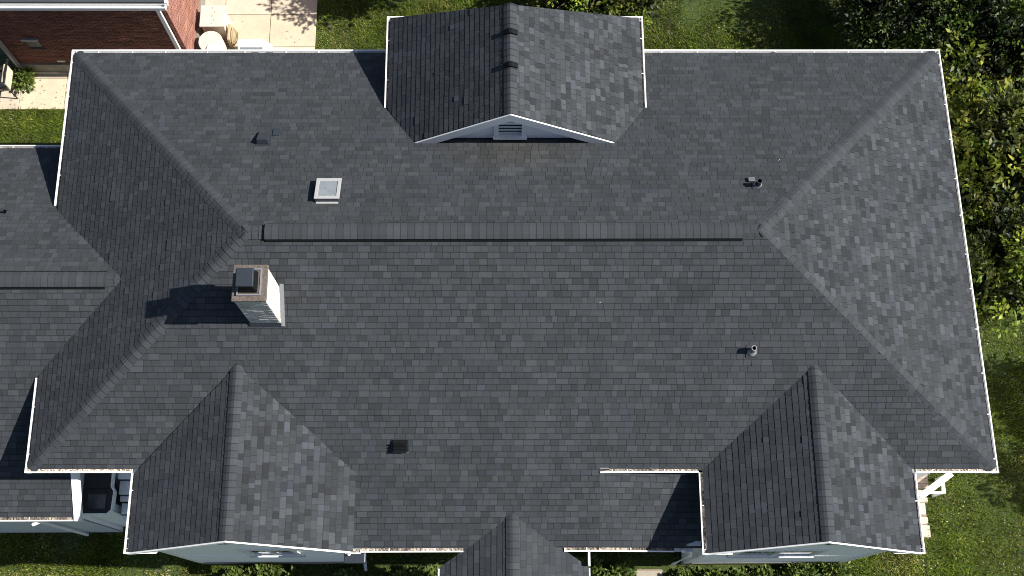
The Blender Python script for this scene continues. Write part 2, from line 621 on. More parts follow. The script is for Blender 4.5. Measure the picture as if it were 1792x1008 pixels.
for i, (_, idx, pieces) in enumerate(tabs):
    if i in single:
        m_ = MB()
        add_tab(m_, pieces)
        m_.build('shingle', M['shingle'], slopes[idx])
    else:
        add_tab(fields.setdefault(idx, MB()), pieces)
for idx, m_ in fields.items():
    m_.build('shingle_field', M['shingle'], slopes[idx], kind='stuff')


# ---- hip and ridge caps, each its own piece
def caps(name, A, B, nl, nr, half=0.155, lift=0.0, step=0.14, seed=0, butt=0.011, band=.55):
    """caps from low end A to high end B; nl, nr = normals of the two planes"""
    r = random.Random(seed)
    ax = (B - A).normalized()
    up = (nl + nr).normalized()

    def down(n):
        d = ax.cross(n).normalized()
        return d if d.z < 0 or d.dot(up) < 0 else -d
    dl, dr = down(nl), down(nr)
    if dl.dot(dr) > 0.95:
        dr = -dr
    N = int((B - A).length / step)
    step = (B - A).length / N
    variants = []
    for q in range(6):
        m_ = MB()
        t = (0.88, 0.96, 1.02, 1.08, 1.14, 1.22)[q]
        col = (t, t * 1.01, t * 1.04)
        secs = []
        for s, h in ((0, butt), (step * .88, butt * .4), (step * 1.25, 0.004)):
            prof = [dl * half + nl * (h + lift), dl * 0.055 + nl * (h + lift + .004), up * (h + lift - 0.004), dr * 0.055 + nr * (h + lift + .004), dr * half + nr * (h + lift)]
            secs.append([ax * s + p for p in prof])
        low = [ax * 0 + dl * half + nl * lift * .98, dl * 0.055 + nl * lift * .98, up * (lift * .98 - 0.008), dr * 0.055 + nr * lift * .98, dr * half + nr * lift * .98]
        for k in range(4):
            m_.poly([secs[0][k], secs[0][k + 1], secs[1][k + 1], secs[1][k]], col)
            m_.poly([secs[1][k], secs[1][k + 1], secs[2][k + 1], secs[2][k]], tuple(x * band for x in col))  # shadow line between caps, painted as a darker upper band
            m_.poly([low[k], low[k + 1], secs[0][k + 1], secs[0][k]], tuple(x * .55 for x in col))
        m_.poly([low[0], secs[0][0], secs[1][0], secs[2][0], secs[2][0] - nl * 0.012], tuple(x * .4 for x in col))
        m_.poly([low[4], secs[0][4], secs[1][4], secs[2][4], secs[2][4] - nr * 0.012], tuple(x * .4 for x in col))
        variants.append(m_.mesh(name, M['shingle']))
    for k in range(N):
        o = bpy.data.objects.new(name, r.choice(variants))
        COL.objects.link(o)
        o.parent = house
        o.location = A + ax * (k * step) + up * r.uniform(0, 0.003)


NS, NN_, NWn, NEn = nrm(SW, SE, RM), nrm(NW, NE, RM), nrm(NW, SW, R1), nrm(NE, SE, R2)
caps('hip_cap', SW + V(.10, .10, .05), R1, NS, NWn, seed=1)
caps('hip_cap', NW + V(.10, -.10, .05), R1, NN_, NWn, seed=2)
caps('hip_cap', SE + V(-.10, .10, .05), R2, NS, NEn, seed=3)
caps('hip_cap', NE + V(-.10, -.10, .05), R2, NN_, NEn, seed=4)
caps('ridge_cap', R1 + V(0, 0, .0), V(5.16, R1.y, R1.z), NS, NN_, seed=5)
caps('ridge_cap', R2 + V(.0, 0, .0), V(14.56, R2.y, R2.z), NS, NN_, seed=6)
caps('ridge_cap', V(5.14, R1.y, R1.z), V(14.58, R2.y, R2.z), NS, NN_, half=0.15, lift=0.066, seed=7, butt=.006, band=.82)
for k, g in enumerate((SWG, SEG)):
    na = V(-g['zr'] / (g['xr'] - g['xw']), 0, 1).normalized()
    nb = V(g['zr'] / (g['xe'] - g['xr']), 0, 1).normalized()
    caps('ridge_cap', V(g['xr'], g['yr'] + .01, g['zr']), V(g['xr'], g['ya'] + .02, g['zr']), na, nb, half=0.14, lift=0.012, seed=8 + k)
na, nb = V(-kdw, 0, 1).normalized(), V(kde, 0, 1).normalized()
caps('ridge_cap', V(DOR['xr'], DOR['ys'], DOR['zr']), V(DOR['xr'], DOR['yrn'], DOR['zr']), na, nb, half=0.15, lift=0.012, seed=11)
na, nb = V(0, -WWG['ks'], 1).normalized(), V(0, WWG['kn'], 1).normalized()
caps('ridge_cap', V(1.60, WWG['yr'], WWG['zr']), V(1.98, WWG['yr'], WWG['zr']), na, nb, seed=12)
caps('ridge_cap', V(-2.6, WWG['yr'], WWG['zr']), V(1.60, WWG['yr'], WWG['zr']), na, nb, half=0.15, lift=0.058, seed=13, butt=.006, band=.82)
na, nb = V(-POR['p'], 0, 1).normalized(), V(POR['p'], 0, 1).normalized()
caps('ridge_cap', V(POR['xr'], POR['ys'], POR['zr']), V(POR['xr'], POR['ya'] + .03, POR['zr']), na, nb, half=0.14, lift=0.01, seed=14)


# ---- black ridge vents under the raised caps
def ridge_vent(x0, x1, y, z, ks, kn, w=0.195, h=0.068):
    m_ = MB()
    prof = [(y - w, z - w * ks + .008), (y - w, z - w * ks + .03), (y - .146, z - .146 * ks + h - .006), (y, z + h - .012), (y + .146, z - .146 * kn + h - .006), (y + w, z - w * kn + .03), (y + w, z - w * kn + .008), (y, z - .01)]
    for k in range(8):
        a_, b_ = prof[k], prof[(k + 1) % 8]
        m_.poly([(x0, *a_), (x0, *b_), (x1, *b_), (x1, *a_)])
    m_.poly([(x0, *p) for p in prof])
    m_.poly([(x1, *p) for p in reversed(prof)])
    m_.build('ridge_vent', M['black'], house)


ridge_vent(5.15, 14.57, R1.y + .005, R1.z, .535, .445)
ridge_vent(-2.6, 1.59, WWG['yr'], WWG['zr'], WWG['ks'], WWG['kn'], h=.056)


# ---- gutters
def gutter(A, B, outd, z=0.035, litter=0.0, ends=(1, 1), seed=0, tone=1.0):
    """K-style gutter from A to B; outd = outward plan direction; A, B on the outer edge"""
    A, B, od = Vector(A), Vector(B), Vector(outd)
    A.z += z
    B.z += z
    prof = [(-.105, .0), (-.105, -.105), (-.035, -.105), (-.012, -.06), (-.006, -.03), (0, -.022), (0, 0), (-.027, .002), (-.029, -.02), (-.035, -.058), (-.045, -.093), (-.097, -.093), (-.099, .0)]
    m_ = MB()
    L_ = (B - A).length
    nseg = max(1, int(L_ / 1.2))
    r = random.Random(seed)
    offs = [V(0, 0, r.uniform(-.004, .004)) for _ in range(nseg + 1)]
    st = [A.lerp(B, k / nseg) + offs[k] for k in range(nseg + 1)]
    for P, Q in zip(st, st[1:]):
        for k in range(len(prof)):
            a_, b_ = prof[k], prof[(k + 1) % len(prof)]
            m_.poly([P + od * a_[0] + V(0, 0, a_[1]), P + od * b_[0] + V(0, 0, b_[1]), Q + od * b_[0] + V(0, 0, b_[1]), Q + od * a_[0] + V(0, 0, a_[1])])
    for P, e, yes in ((A, 1, ends[0]), (B, -1, ends[1])):
        if yes:
            m_.poly([P + od * a_[0] + V(0, 0, a_[1]) for a_ in prof[:7]])
    o = m_.build('gutter', M['white'], house)
    # hangers across the trough
    d = (B - A).normalized()
    hm = MB()
    x = r.uniform(.3, .7)
    while x < L_ - .2:
        P = A + d * x
        hm.poly([P + od * -.1 + V(0, 0, -.004) - d * .012, P + od * -.03 + V(0, 0, -.004) - d * .009, P + od * -.03 + V(0, 0, -.004) + d * .009, P + od * -.1 + V(0, 0, -.004) + d * .012])
        x += r.uniform(.75, 1.0)
    if hm.f:
        hm.build('hanger', M['white'], o, kind='stuff')
    if litter > 0:
        lm = MB()
        n = max(2, int(L_ / .03))
        rows = []
        lev = -.075 + .055 * litter
        for k in range(n + 1):
            P = A.lerp(B, k / n)
            hh = [lev + r.uniform(-.012, .014) for _ in range(3)]
            rows.append([P + od * -.096 + V(0, 0, hh[0]), P + od * -.06 + V(0, 0, hh[1]), P + od * -.03 + V(0, 0, hh[2])])
        t = 1.0
        for P, Q in zip(rows, rows[1:]):
            t = min(1.5, max(.35, t + r.uniform(-.22, .22)))
            for k in range(2):
                tt = tone * t * r.choice((.45, .9, 1, 1.1, 1.25))
                lm.poly([P[k], P[k + 1], Q[k + 1], Q[k]], (tt, tt * r.uniform(.93, 1.0), tt * r.uniform(.82, 1.0)))
        lm.build('gutter_litter', M['litter'], o, kind='stuff')
    return o


YN, YS_ = 5.90, 2.03
gutter(NW, NE.lerp(NW, 1 - (DOR['xw'] - 0.0) / 20), (0, 1, 0), seed=1)
gutter(NW.lerp(NE, DOR['xe'] / 20), NE, (0, 1, 0), seed=2)
gutter(NE, SE, (1, 0, 0), z=.03, litter=.3, seed=3, tone=.12)
gutter(NW, V(-.02, YN, 0), (-1, 0, 0), z=.03, litter=.3, seed=4, tone=.15)
gutter(V(.03, YS_, 0), SW, (-1, 0, 0), z=.03, litter=.3, seed=5, tone=.15)
gutter(SW, V(SWG['xw'], .035, 0), (0, -1, 0), litter=1, seed=6)
gutter(V(XSTEP, .0, 0), V(SEG['xw'], .0, 0), (0, -1, 0), litter=1, seed=7)
gutter(V(SEG['xe'], -.02, 0), SE, (0, -1, 0), litter=1, seed=8)
gutter(V(SWG['xw'], .035, 0), V(SWG['xw'] - .01, SWG['ye'], 0), (-1, 0, 0), litter=.3, seed=9, tone=.3)
gutter(V(SWG['xw'] - .01, SWG['ye'], 0), V(2.86, SWG['ye'], 0), (0, -1, 0), litter=.4, seed=10)
gutter(V(SEG['xw'], .0, 0), V(SEG['xw'] - .01, SEG['ye'], 0), (-1, 0, 0), litter=.5, seed=11)
gutter(V(SEG['xw'] - .01, SEG['ye'], 0), V(14.45, SEG['ye'], 0), (0, -1, 0), litter=1, seed=12)
gutter(V(SEG['xe'], -.02, 0), V(SEG['xe'] + .01, SEG['ye'], 0), (1, 0, 0), litter=.3, seed=13, tone=.15)
gutter(V(17.72, SEG['ye'], 0), V(SEG['xe'] + .01, SEG['ye'], 0), (0, -1, 0), litter=.3, seed=14)
z2 = zS(9, E2)
gutter(V(6.86, E2, z2), V(9.0, E2, z2), (0, -1, 0), litter=1, seed=15)
gutter(V(6.55, E2 - .03, z2 + .02), V(6.86, E2 - .03, z2 + .02), (0, -1, 0), litter=1.1, seed=25)
gutter(V(11.1, E2, z2), V(XSTEP, E2, z2), (0, -1, 0), litter=1, seed=16)
gutter(V(XSTEP, E2, z2), V(13.42, E2, z2 - .24), (0, -1, 0), litter=.9, seed=17)
gutter(V(-6, WWG['ys'], zWWs(0, WWG['ys'])), V(.60, WWG['ys'], zWWs(0, WWG['ys'])), (0, -1, 0), litter=1, seed=18)
gutter(V(-6, WWG['yn'], zWWn(0, WWG['yn'])), V(.5, WWG['yn'], zWWn(0, WWG['yn'])), (0, 1, 0), litter=.2, seed=19)
gutter(V(DOR['xw'], DOR['yn'], DOR['ze']), V(DOR['xw'], 7.86, DOR['ze']), (-1, 0, 0), litter=.3, seed=20, tone=.25)
gutter(V(DOR['xe'], DOR['yn'], DOR['ze']), V(DOR['xe'], 7.86, DOR['ze']), (1, 0, 0), litter=.4, seed=21, tone=.3)
gutter(V(DOR['xw'], DOR['yn'], DOR['ze']), V(DOR['xw'] + .85, DOR['yn'], DOR['ze']), (0, 1, 0), litter=.6, seed=22)
gutter(V(DOR['xe'] - 1.1, DOR['yn'], DOR['ze']), V(DOR['xe'], DOR['yn'], DOR['ze']), (0, 1, 0), litter=.6, seed=23)


# ---- walls, soffits, fascias
def wall(lo, hi, m='siding', name='wall'):
    return MB().box(lo, hi).build(name, M[m], house)


OV = 0.36
wall((OV, OV, G), (20 - OV, 9.74 - OV, -0.16))
MB().box((0.11, 0.12, -.16), (19.9, 9.62, -.075)).build('soffit', M['soffit'], house)
wall((6.4, E2 + .42, G), (14.3, .37, -1.05), 'siding_grey')
wall((DOR['xw'] + .3, 6.98, G), (DOR['xe'] - .3, 9.98, DOR['ze'] - .05), 'siding')
MB().box((DOR['xw'] + .11, 7.95, DOR['ze'] - .12), (DOR['xe'] - .11, 10.0, DOR['ze'] - .04)).build('soffit', M['soffit'], house)
wall((-6, WWG['ys'] + .13, G), (.50, WWG['yn'] - .36, zWWs(0, WWG['ys']) - .12), 'siding')
MB().box((-6, WWG['ys'] + .108, zWWs(0, WWG['ys']) - .12), (.60, WWG['ys'] + .4, zWWs(0, WWG['ys']) - .05)).build('soffit', M['soffit'], house)
# west wing end wall under its rake, white rake board, east side
m_ = MB()
zr_ = lambda y: zWWs(0, y)
m_.hexa([(.44, WWG['ys'] + .36, G), (.56, WWG['ys'] + .36, G), (.56, 1.9, G), (.44, 1.9, G)],
        [(.44, WWG['ys'] + .36, zr_(WWG['ys'] + .36) - .1), (.56, WWG['ys'] + .36, zr_(WWG['ys'] + .36) - .1), (.56, 1.9, zr_(1.9) - .1), (.44, 1.9, zr_(1.9) - .1)])
m_.build('wall', M['siding_grey'], house)
m_ = MB()
ya, yb = WWG['ys'] - .0, 1.0
m_.hexa([(.622, ya, zr_(ya) - .16), (.76, ya, zr_(ya) - .16), (.76, yb, zr_(yb) - .16), (.622, yb, zr_(yb) - .16)],
        [(.622, ya, zr_(ya) + .03), (.76, ya, zr_(ya) + .03), (.76, yb, zr_(yb) + .03), (.622, yb, zr_(yb) + .03)])
m_.build('rake_board', M['white'], house)


def lap_siding(name, x0, x1, y, z0, z1, topf, m, board=0.13, parent=None, joined=True):
    """horizontal lapped boards on a south face, cut under the line topf(x)"""
    mb_ = MB()
    z = z0
    out = []
    while z < z1:
        zt = min(z + board, z1)
        # x-range where topf > z
        xs = np.linspace(x0, x1, 200)
        ok = [x for x in xs if topf(x) > z + 0.02]
        if not ok:
            break
        xa, xb = ok[0], ok[-1]
        okt = [x for x in xs if topf(x) > zt]
        xta, xtb = (okt[0], okt[-1]) if okt else ((xa + xb) / 2 - .01, (xa + xb) / 2 + .01)
        b_ = mb_ if joined else MB()
        t = rng.uniform(.95, 1.03)
        b_.hexa([(xa, y - .018, z), (xb, y - .018, z), (xb, y + .02, z), (xa, y + .02, z)],
                [(xta, y - .004, zt + .004), (xtb, y - .004, zt + .004), (xtb, y + .02, zt + .004), (xta, y + .02, zt + .004)], (t, t, t))
        if not joined:
            out.append(b_.build('siding_board', M[m], parent))
        z = zt
    if joined:
        return mb_.build(name, M[m], parent, kind='stuff')
    return out


def rake(g_pts, depth, width, name='rake_board', m='white', y_off=0.0):
    """sloped boards along the polyline g_pts (3D, one y), hanging below it"""
    for P, Q in zip(g_pts, g_pts[1:]):
        m2 = MB()
        d = V(0, 0, -width)
        y = V(0, depth, 0)
        P, Q = Vector(P) + V(0, y_off, -.004), Vector(Q) + V(0, y_off, -.004)
        m2.hexa([P + d, Q + d, Q + d + y, P + d + y], [P, Q, Q + y, P + y])
        m2.build(name, M[m], house)


# front gables: wall, siding, rake boards, soffit, windows
def front_gable(g, wy, win, left_x, right_x):
    zr = g['zr']
    topf = lambda x: gz(g, x, 0) - .16
    body = MB()
    xa, xb = g['xw'] + .36, g['xe'] - .36
    body.box((xa, wy, G), (xb, .8, -.14))
    xm = g['xr']
    body.hexa([(xa, wy, -.14), (xb, wy, -.14), (xb, wy + .3, -.14), (xa, wy + .3, -.14)],
              [(xa, wy, topf(xa)), (xb, wy, topf(xb)), (xb, wy + .3, topf(xb)), (xa, wy + .3, topf(xa))])
    body.poly([(xa, wy + .01, topf(xa)), (xb, wy + .01, topf(xb)), (xm, wy + .01, topf(xm))])
    w_ = body.build('gable_wall', M['siding'], house)
    lap_siding('siding', xa, xb, wy - .02, G + .55, zr, topf, 'siding', .15, w_)
    MB().box((xa - .02, wy - .05, G), (xb + .02, wy + .02, G + .5)).build('foundation', M['concrete_grey'], w_)
    MB().box((xa - .03, wy - .05, -2.62), (xb + .03, wy - .0, -2.54)).build('belt_board', M['siding'], w_)
    for x in (xa - .03, xb - .09):
        MB().box((x, wy - .055, G + .5), (x + .12, wy + .06, topf(x + .06))).build('corner_board', M['white'], w_)
    # soffit under the rake and the rake boards
    yf = g['yr']
    for (P, Q) in (((g['xw'] + .06, gz(g, g['xw'] + .06, 0)), (xm, zr)), ((xm, zr), (g['xe'] - .06, gz(g, g['xe'] - .06, 0)))):
        s_ = MB()
        ye_ = g['ye'] + .02
        y0 = ye_ if P[0] < xm - .5 else yf
        y1 = yf if Q[0] < xm + .1 else ye_
        s_.hexa([(P[0], y0, P[1] - .17), (Q[0], y1, Q[1] - .17), (Q[0], wy + .02, Q[1] - .17), (P[0], wy + .02, P[1] - .17)],
                [(P[0], y0, P[1] - .035), (Q[0], y1, Q[1] - .035), (Q[0], wy + .02, Q[1] - .035), (P[0], wy + .02, P[1] - .035)])
        s_.build('rake_soffit', M['soffit'], house)
        r_ = MB()
        r_.hexa([(P[0], y0 - .03, P[1] - .19), (Q[0], y1 - .03, Q[1] - .19), (Q[0], y1 - .001, Q[1] - .19), (P[0], y0 - .001, P[1] - .19)],
                [(P[0], y0 - .03, P[1] - .004), (Q[0], y1 - .03, Q[1] - .004), (Q[0], y1 - .001, Q[1] - .004), (P[0], y0 - .001, P[1] - .004)])
        r_.build('rake_board', M['white'], house)
    # windows
    for (x0, x1, z0, z1, panes) in win:
        f = MB()
        fw = .09
        up_ = z0 > 0
        y0, y1 = (wy - .045 if up_ else wy - .07), wy + .0
        fw = .035 if up_ else .09
        f.box((x0 - fw, y0, z0 - fw), (x1 + fw, y1, z0)).box((x0 - fw, y0, z1), (x1 + fw, y1, z1 + fw)).box((x0 - fw, y0, z0), (x0, y1, z1)).box((x1, y0, z0), (x1 + fw, y1, z1))
        fo = f.build('window', M['white'], house)
        if not up_:
            MB().box((x0 - fw - .03, wy - .10, z0 - fw - .04), (x1 + fw + .03, wy - .0, z0 - fw - .002)).build('sill', M['siding_grey'], fo)
        w1 = (x1 - x0) / panes
        for k in range(panes):
            MB().box((x0 + k * w1 + .03, wy - .042, z0 + .03), (x0 + (k + 1) * w1 - .03, wy - .03, z1 - .03)).build('pane', M['dark_glass'], fo)
        for k in range(1, panes):
            MB().box((x0 + k * w1 - .03, y0 + .005, z0), (x0 + k * w1 + .03, y1, z1)).build('mullion', M['white'], fo)
    return w_


front_gable(SWG, -1.385, [(4.35, 5.35, -2.3, -1.0, 2), (3.80, 4.36, .22, .62, 1), (4.58, 5.2, .22, .62, 1)], 0, 0)
front_gable(SEG, -1.445, [(14.9, 16.6, -2.3, -1.0, 2), (15.45, 16.02, .22, .62, 1), (16.24, 16.85, .22, .62, 1)], 0, 0)
# east wall of the south-west wing above the central roof
wall((6.2, -1.25, -1.2), (6.45, .9, -.13), 'siding')
# south-west soffits along the side eaves of the front wings
for g in (SWG, SEG):
    MB().box((g['xw'] + .11, g['ye'] + .16, -.15), (g['xw'] + .40, .3, -.08)).build('soffit', M['soffit'], house)
    MB().box((g['xe'] - .40, g['ye'] + .16, -.15), (g['xe'] - (.11 if g is SEG else .02), .3, -.08)).build('soffit', M['soffit'], house)
# fascia under the short gutter
MB().box((XSTEP + .004, .09, -.45), (14.1, .13, .06)).build('fascia', M['white'], house)
# fascia under the lower central eave
MB().box((6.86, E2 + .106, z2 - .18), (XSTEP, E2 + .13, z2 + .02)).build('fascia', M['white'], house)
MB().box((XSTEP, E2 + .106, z2 - .42), (14.0, E2 + .13, z2 - .32)).build('fascia', M['white'], house)
MB().box((6.9, E2 + .13, z2 - .30), (14.0, E2 + .45, z2 - .22)).build('soffit', M['soffit'], house)
# pale flashing boards where the lower gutter meets the south-east wing
for k, (x0, x1, y0, y1, z) in enumerate(((13.45, 13.85, -1.50, -1.28, -1.14), (13.5, 13.95, -1.36, -1.12, -1.02))):
    MB().box((x0, y0, z - .03), (x1, y1, z)).build('flashing', M['siding_grey'], house)

# entrance gable: gable end, eave trims and posts under it
m_ = MB()
for s_, xx in ((-1, POR['xw']), (1, POR['xe'])):
    zz = POR['zr'] - abs(xx - POR['xr']) * POR['p']
    MB().box((min(xx, xx + .03 * s_), POR['ys'], zz - .14), (max(xx, xx + .03 * s_), E2 - .32, zz + .012)).build('rake_board', M['siding_grey'], house)
    MB().box((xx - .18 * s_ - .07, POR['ys'] + .2, G), (xx - .18 * s_ + .07, POR['ys'] + .34, zz - .1)).build('porch_post', M['white'], house)
m_ = MB().hexa([(POR['xw'] + .05, POR['ys'] + .12, zPw(POR['xw'] + .05, 0) - .06), (POR['xe'] - .05, POR['ys'] + .12, zPe(POR['xe'] - .05, 0) - .06), (POR['xr'], POR['ys'] + .12, POR['zr'] - .06)],
              [(POR['xw'] + .05, POR['ys'] + .16, zPw(POR['xw'] + .05, 0) - .06), (POR['xe'] - .05, POR['ys'] + .16, zPe(POR['xe'] - .05, 0) - .06), (POR['xr'], POR['ys'] + .16, POR['zr'] - .06)])
m_.build('gable_wall', M['siding'], house)
MB().box((11.60, -1.80, -1.1), (11.64, -1.52, -.82)).build('trim_end', M['white'], house)


# downspouts
def downspout(pts, r=.04):
    MB().tube(pts, r, 6).build('downspout', M['white'], house)


downspout([(6.62, E2 - .02, z2 - .06), (6.5, E2 + .1, z2 - .35), (6.48, -1.36, z2 - .5), (6.48, -1.36, G + .3), (6.5, -1.6, G + .12)])
downspout([(13.62, E2 + .02, z2 - .3), (13.9, -1.28, -1.5), (13.95, -1.5, -2.2), (13.95, -1.5, G + .25)])
downspout([(-.3, WWG['ys'] - .05, -1.6), (-.3, WWG['ys'] + .05, -1.95), (-.3, WWG['ys'] + .05, G + .2)])
# elbow box at the corner by the south-west wing
bevel(MB().box((6.5, -1.72, z2 - .30), (6.95, -1.50, z2 - .14)).build('leader_head', M['metal_dark'], house), .02)

# south wall of west wing: lapped boards, dark low hatch
lap_siding('siding', -3.0, .5, WWG['ys'] + .125, G + .2, -1.7, lambda x: -1.6, 'siding_grey', .16, house)

# ---- link porch between west wing and south-west wing: dark low roof with a rounded edge, pale stepped boards
LZ = -1.95
link = MB()
arc = [(0.57, .95), (.72, .95)] + [(.72 + .45 * math.sin(t), .35 + .55 * math.cos(t)) for t in np.linspace(0.15, math.pi / 2, 9)] + [(1.17, .02), (1.24, -.08), (1.22, -.48), (1.14, -.56), (0.57, -.56)]
arc = arc[::-1]
link.hexa([(x, y, LZ - .12) for x, y in arc], [(x, y, LZ) for x, y in arc])
lk = link.build('link_roof', M['shingle'], house)
MB().box((.60, -.03, LZ + .001), (1.16, -.01, LZ + .02)).build('seam', M['deck'], lk)
MB().box((.70, -.46, LZ + .001), (1.10, -.14, LZ + .035)).build('hatch', M['metal_dark'], lk)
tr = MB()
for P, Q in zip(arc, arc[1:]):
    P, Q = V(P[0], P[1], LZ), V(Q[0], Q[1], LZ)
    d = (Q - P).normalized()
    n_ = V(d.y, -d.x, 0) * .03
    tr.hexa([P + V(0, 0, -.14), Q + V(0, 0, -.14), Q + n_ + V(0, 0, -.14), P + n_ + V(0, 0, -.14)], [P + V(0, 0, .025), Q + V(0, 0, .025), Q + n_ + V(0, 0, .025), P + n_ + V(0, 0, .025)])
tr.build('edge_trim', M['siding'], lk)
MB().box((.58, -.50, G), (1.16, -.3, LZ - .12)).build('wall', M['siding_grey'], house)
lap_siding('siding', .52, 1.20, -.51, G + .1, LZ - .15, lambda x: LZ - .13, 'siding', .30, house)
for k, (y0, y1, z) in enumerate(((.22, .9, -2.15), (-.10, .20, -2.3), (-.24, -.12, -2.42), (-.50, -.26, -2.6))):
    bevel(MB().box((1.24, y0, z - .08), (2.62, y1, z)).build('step_board', M['siding'], house), .008, 1)
MB().box((1.25, -.66, G), (2.62, -.52, -2.75)).build('wall', M['siding'], house)
lap_siding('siding', 1.22, 2.62, -.68, G + .1, -2.8, lambda x: -2.76, 'siding', .30, house)


# ---- north dormer: south gable face with boards, rake, louvred vent
dz = lambda x: (zDw(x, 0) if x < DOR['xr'] else zDe(x, 0)) - .13
yw = 6.975
face = MB()
xl, xr_ = 8.0, 12.2
face.poly([(xl, yw + .04, zN(0, yw) - .1), (xr_, yw + .04, zN(0, yw) - .1), (xr_, yw + .04, dz(xr_)), (DOR['xr'], yw + .04, dz(DOR['xr'])), (xl, yw + .04, dz(xl))])
gw = face.build('gable_wall', M['siding'], house)
vx0, vx1, vz0, vz1 = 9.75, 10.23, 1.47, 2.06
z = zN(0, yw) + .035
bd = .135
while z < DOR['zr'] - .2:
    zt = z + bd
    xs = np.linspace(xl, xr_, 420)
    ok = [x for x in xs if dz(x) > z + .03]
    if len(ok) < 3:
        break
    okt = [x for x in xs if dz(x) > zt] or [DOR['xr'] - .01, DOR['xr'] + .01]
    for side in (0, 1):
        in_vent = z < vz1 + .08
        if side == 0:
            xa, xb, ta, tb = ok[0], (vx0 - .09 if in_vent else DOR['xr']), okt[0], (vx0 - .09 if in_vent else DOR['xr'])
        else:
            xa, xb, ta, tb = (vx1 + .09 if in_vent else DOR['xr']), ok[-1], (vx1 + .09 if in_vent else DOR['xr']), okt[-1]
        if xb - xa < .05:
            continue
        ta, tb = min(ta, tb - .005), max(tb, ta + .005)
        t = rng.uniform(.96, 1.03)
        b_ = MB().hexa([(xa, yw - .024, z), (xb, yw - .024, z), (xb, yw + .03, z), (xa, yw + .03, z)],
                       [(ta, yw - .004, zt + .006), (tb, yw - .004, zt + .006), (tb, yw + .03, zt + .006), (ta, yw + .03, zt + .006)], (t, t, t))
        b_.build('siding_board', M['siding'], gw)
    z = zt
ys = DOR['ys']
rk = [(7.86, ys, zDw(7.86, 0)), (DOR['xr'], ys, DOR['zr']), (12.34, ys, zDe(12.34, 0))]
for P, Q in zip(rk, rk[1:]):
    P, Q = Vector(P), Vector(Q)
    b_ = MB().hexa([P + V(0, -.03, -.30), Q + V(0, -.03, -.30), Q + V(0, -.002, -.30), P + V(0, -.002, -.30)],
                   [P + V(0, -.03, -.006), Q + V(0, -.03, -.006), Q + V(0, -.002, -.006), P + V(0, -.002, -.006)])
    b_.build('rake_board', M['white'], house)
    b_ = MB().hexa([P + V(0, 0, -.15), Q + V(0, 0, -.15), Q + V(0, .16, -.15), P + V(0, .16, -.15)],
                   [P + V(0, 0, -.04), Q + V(0, 0, -.04), Q + V(0, .16, -.04), P + V(0, .16, -.04)])
    b_.build('rake_soffit', M['soffit'], house)
f = MB()
fw = .10
y0, y1 = yw - .085, yw + .03
f.box((vx0 - fw, y0, vz0), (vx0, y1, vz1)).box((vx1, y0, vz0), (vx1 + fw, y1, vz1)).box((vx0 - fw, y0, vz1), (vx1 + fw, y1, vz1 + .06))
vent = f.build('louvre_vent', M['white'], house)
MB().box((vx0 - fw - .015, y0 - .05, vz0 - .07), (vx1 + fw + .015, y1, vz0 - .002)).build('sill', M['white'], vent)
MB().box((vx0, yw + .005, vz0), (vx1, yw + .025, vz1)).build('backing', M['black'], vent)
for k in range(4):
    zz = vz0 + .06 + k * .14
    MB().hexa([(vx0 + .004, yw - .05, zz), (vx1 - .004, yw - .05, zz), (vx1 - .004, yw - .028, zz + .03), (vx0 + .004, yw - .028, zz + .03)],
              [(vx0 + .004, yw - .05, zz + .012), (vx1 - .004, yw - .05, zz + .012), (vx1 - .004, yw - .028, zz + .042), (vx0 + .004, yw - .028, zz + .042)]).build('louvre', M['siding_grey'], vent)
# north gable of the dormer wing
m_ = MB()
yb = 9.2
m_.poly([(DOR['xw'] + .3, 9.97, G), (DOR['xe'] - .3, 9.97, G), (DOR['xe'] - .3, 9.97, DOR['ze'] - .05), (DOR['xw'] + .3, 9.97, DOR['ze'] - .05)])
m_.poly([(DOR['xw'] + .3, yb, DOR['ze'] - .06), (DOR['xe'] - .3, yb, DOR['ze'] - .06), (DOR['xr'], yb, DOR['zr'] - .12)])
m_.build('gable_wall', M['siding'], house)


# ---- black slot vents across the dormer ridge
for yv in (9.04 - .42, 9.04 - 1.18):
    v_ = MB()
    h = .035
    pts = []
    for s_, k_ in ((-1, kdw), (1, kde)):
        pts.append((DOR['xr'] + s_ * .155, DOR['zr'] - .155 * k_))
    prof = [(pts[0][0], pts[0][1] + .045), (DOR['xr'] - .03, DOR['zr'] + .04), (DOR['xr'] + .03, DOR['zr'] + .04), (pts[1][0], pts[1][1] + .045)]
    lo_ = [(x, yv, z) for x, z in prof] + [(x, yv, z + h) for x, z in reversed(prof)]
    hi_ = [(x, yv + .115, z) for x, z in prof] + [(x, yv + .115, z + h) for x, z in reversed(prof)]
    v_.hexa(lo_, hi_)
    bevel(v_.build('slot_vent', M['black'], house), .008)


# ------------------------------------------------------------------ things fixed to the roof
def frame_on(zf, x, y, axis):
    """matrix with local z along the slope normal, local y up the slope; axis: 'S' or 'N' face"""
    e = .01
    n = V(-(zf(x + e, y) - zf(x - e, y)) / (2 * e), -(zf(x, y + e) - zf(x, y - e)) / (2 * e), 1).normalized()
    yv = V(0, 1, 0)
    yv = (yv - n * yv.dot(n)).normalized()
    xv = yv.cross(n)
    mt = Matrix((xv, yv, n)).transposed().to_4x4()
    mt.translation = V(x, y, zf(x, y) + .008)
    return mt


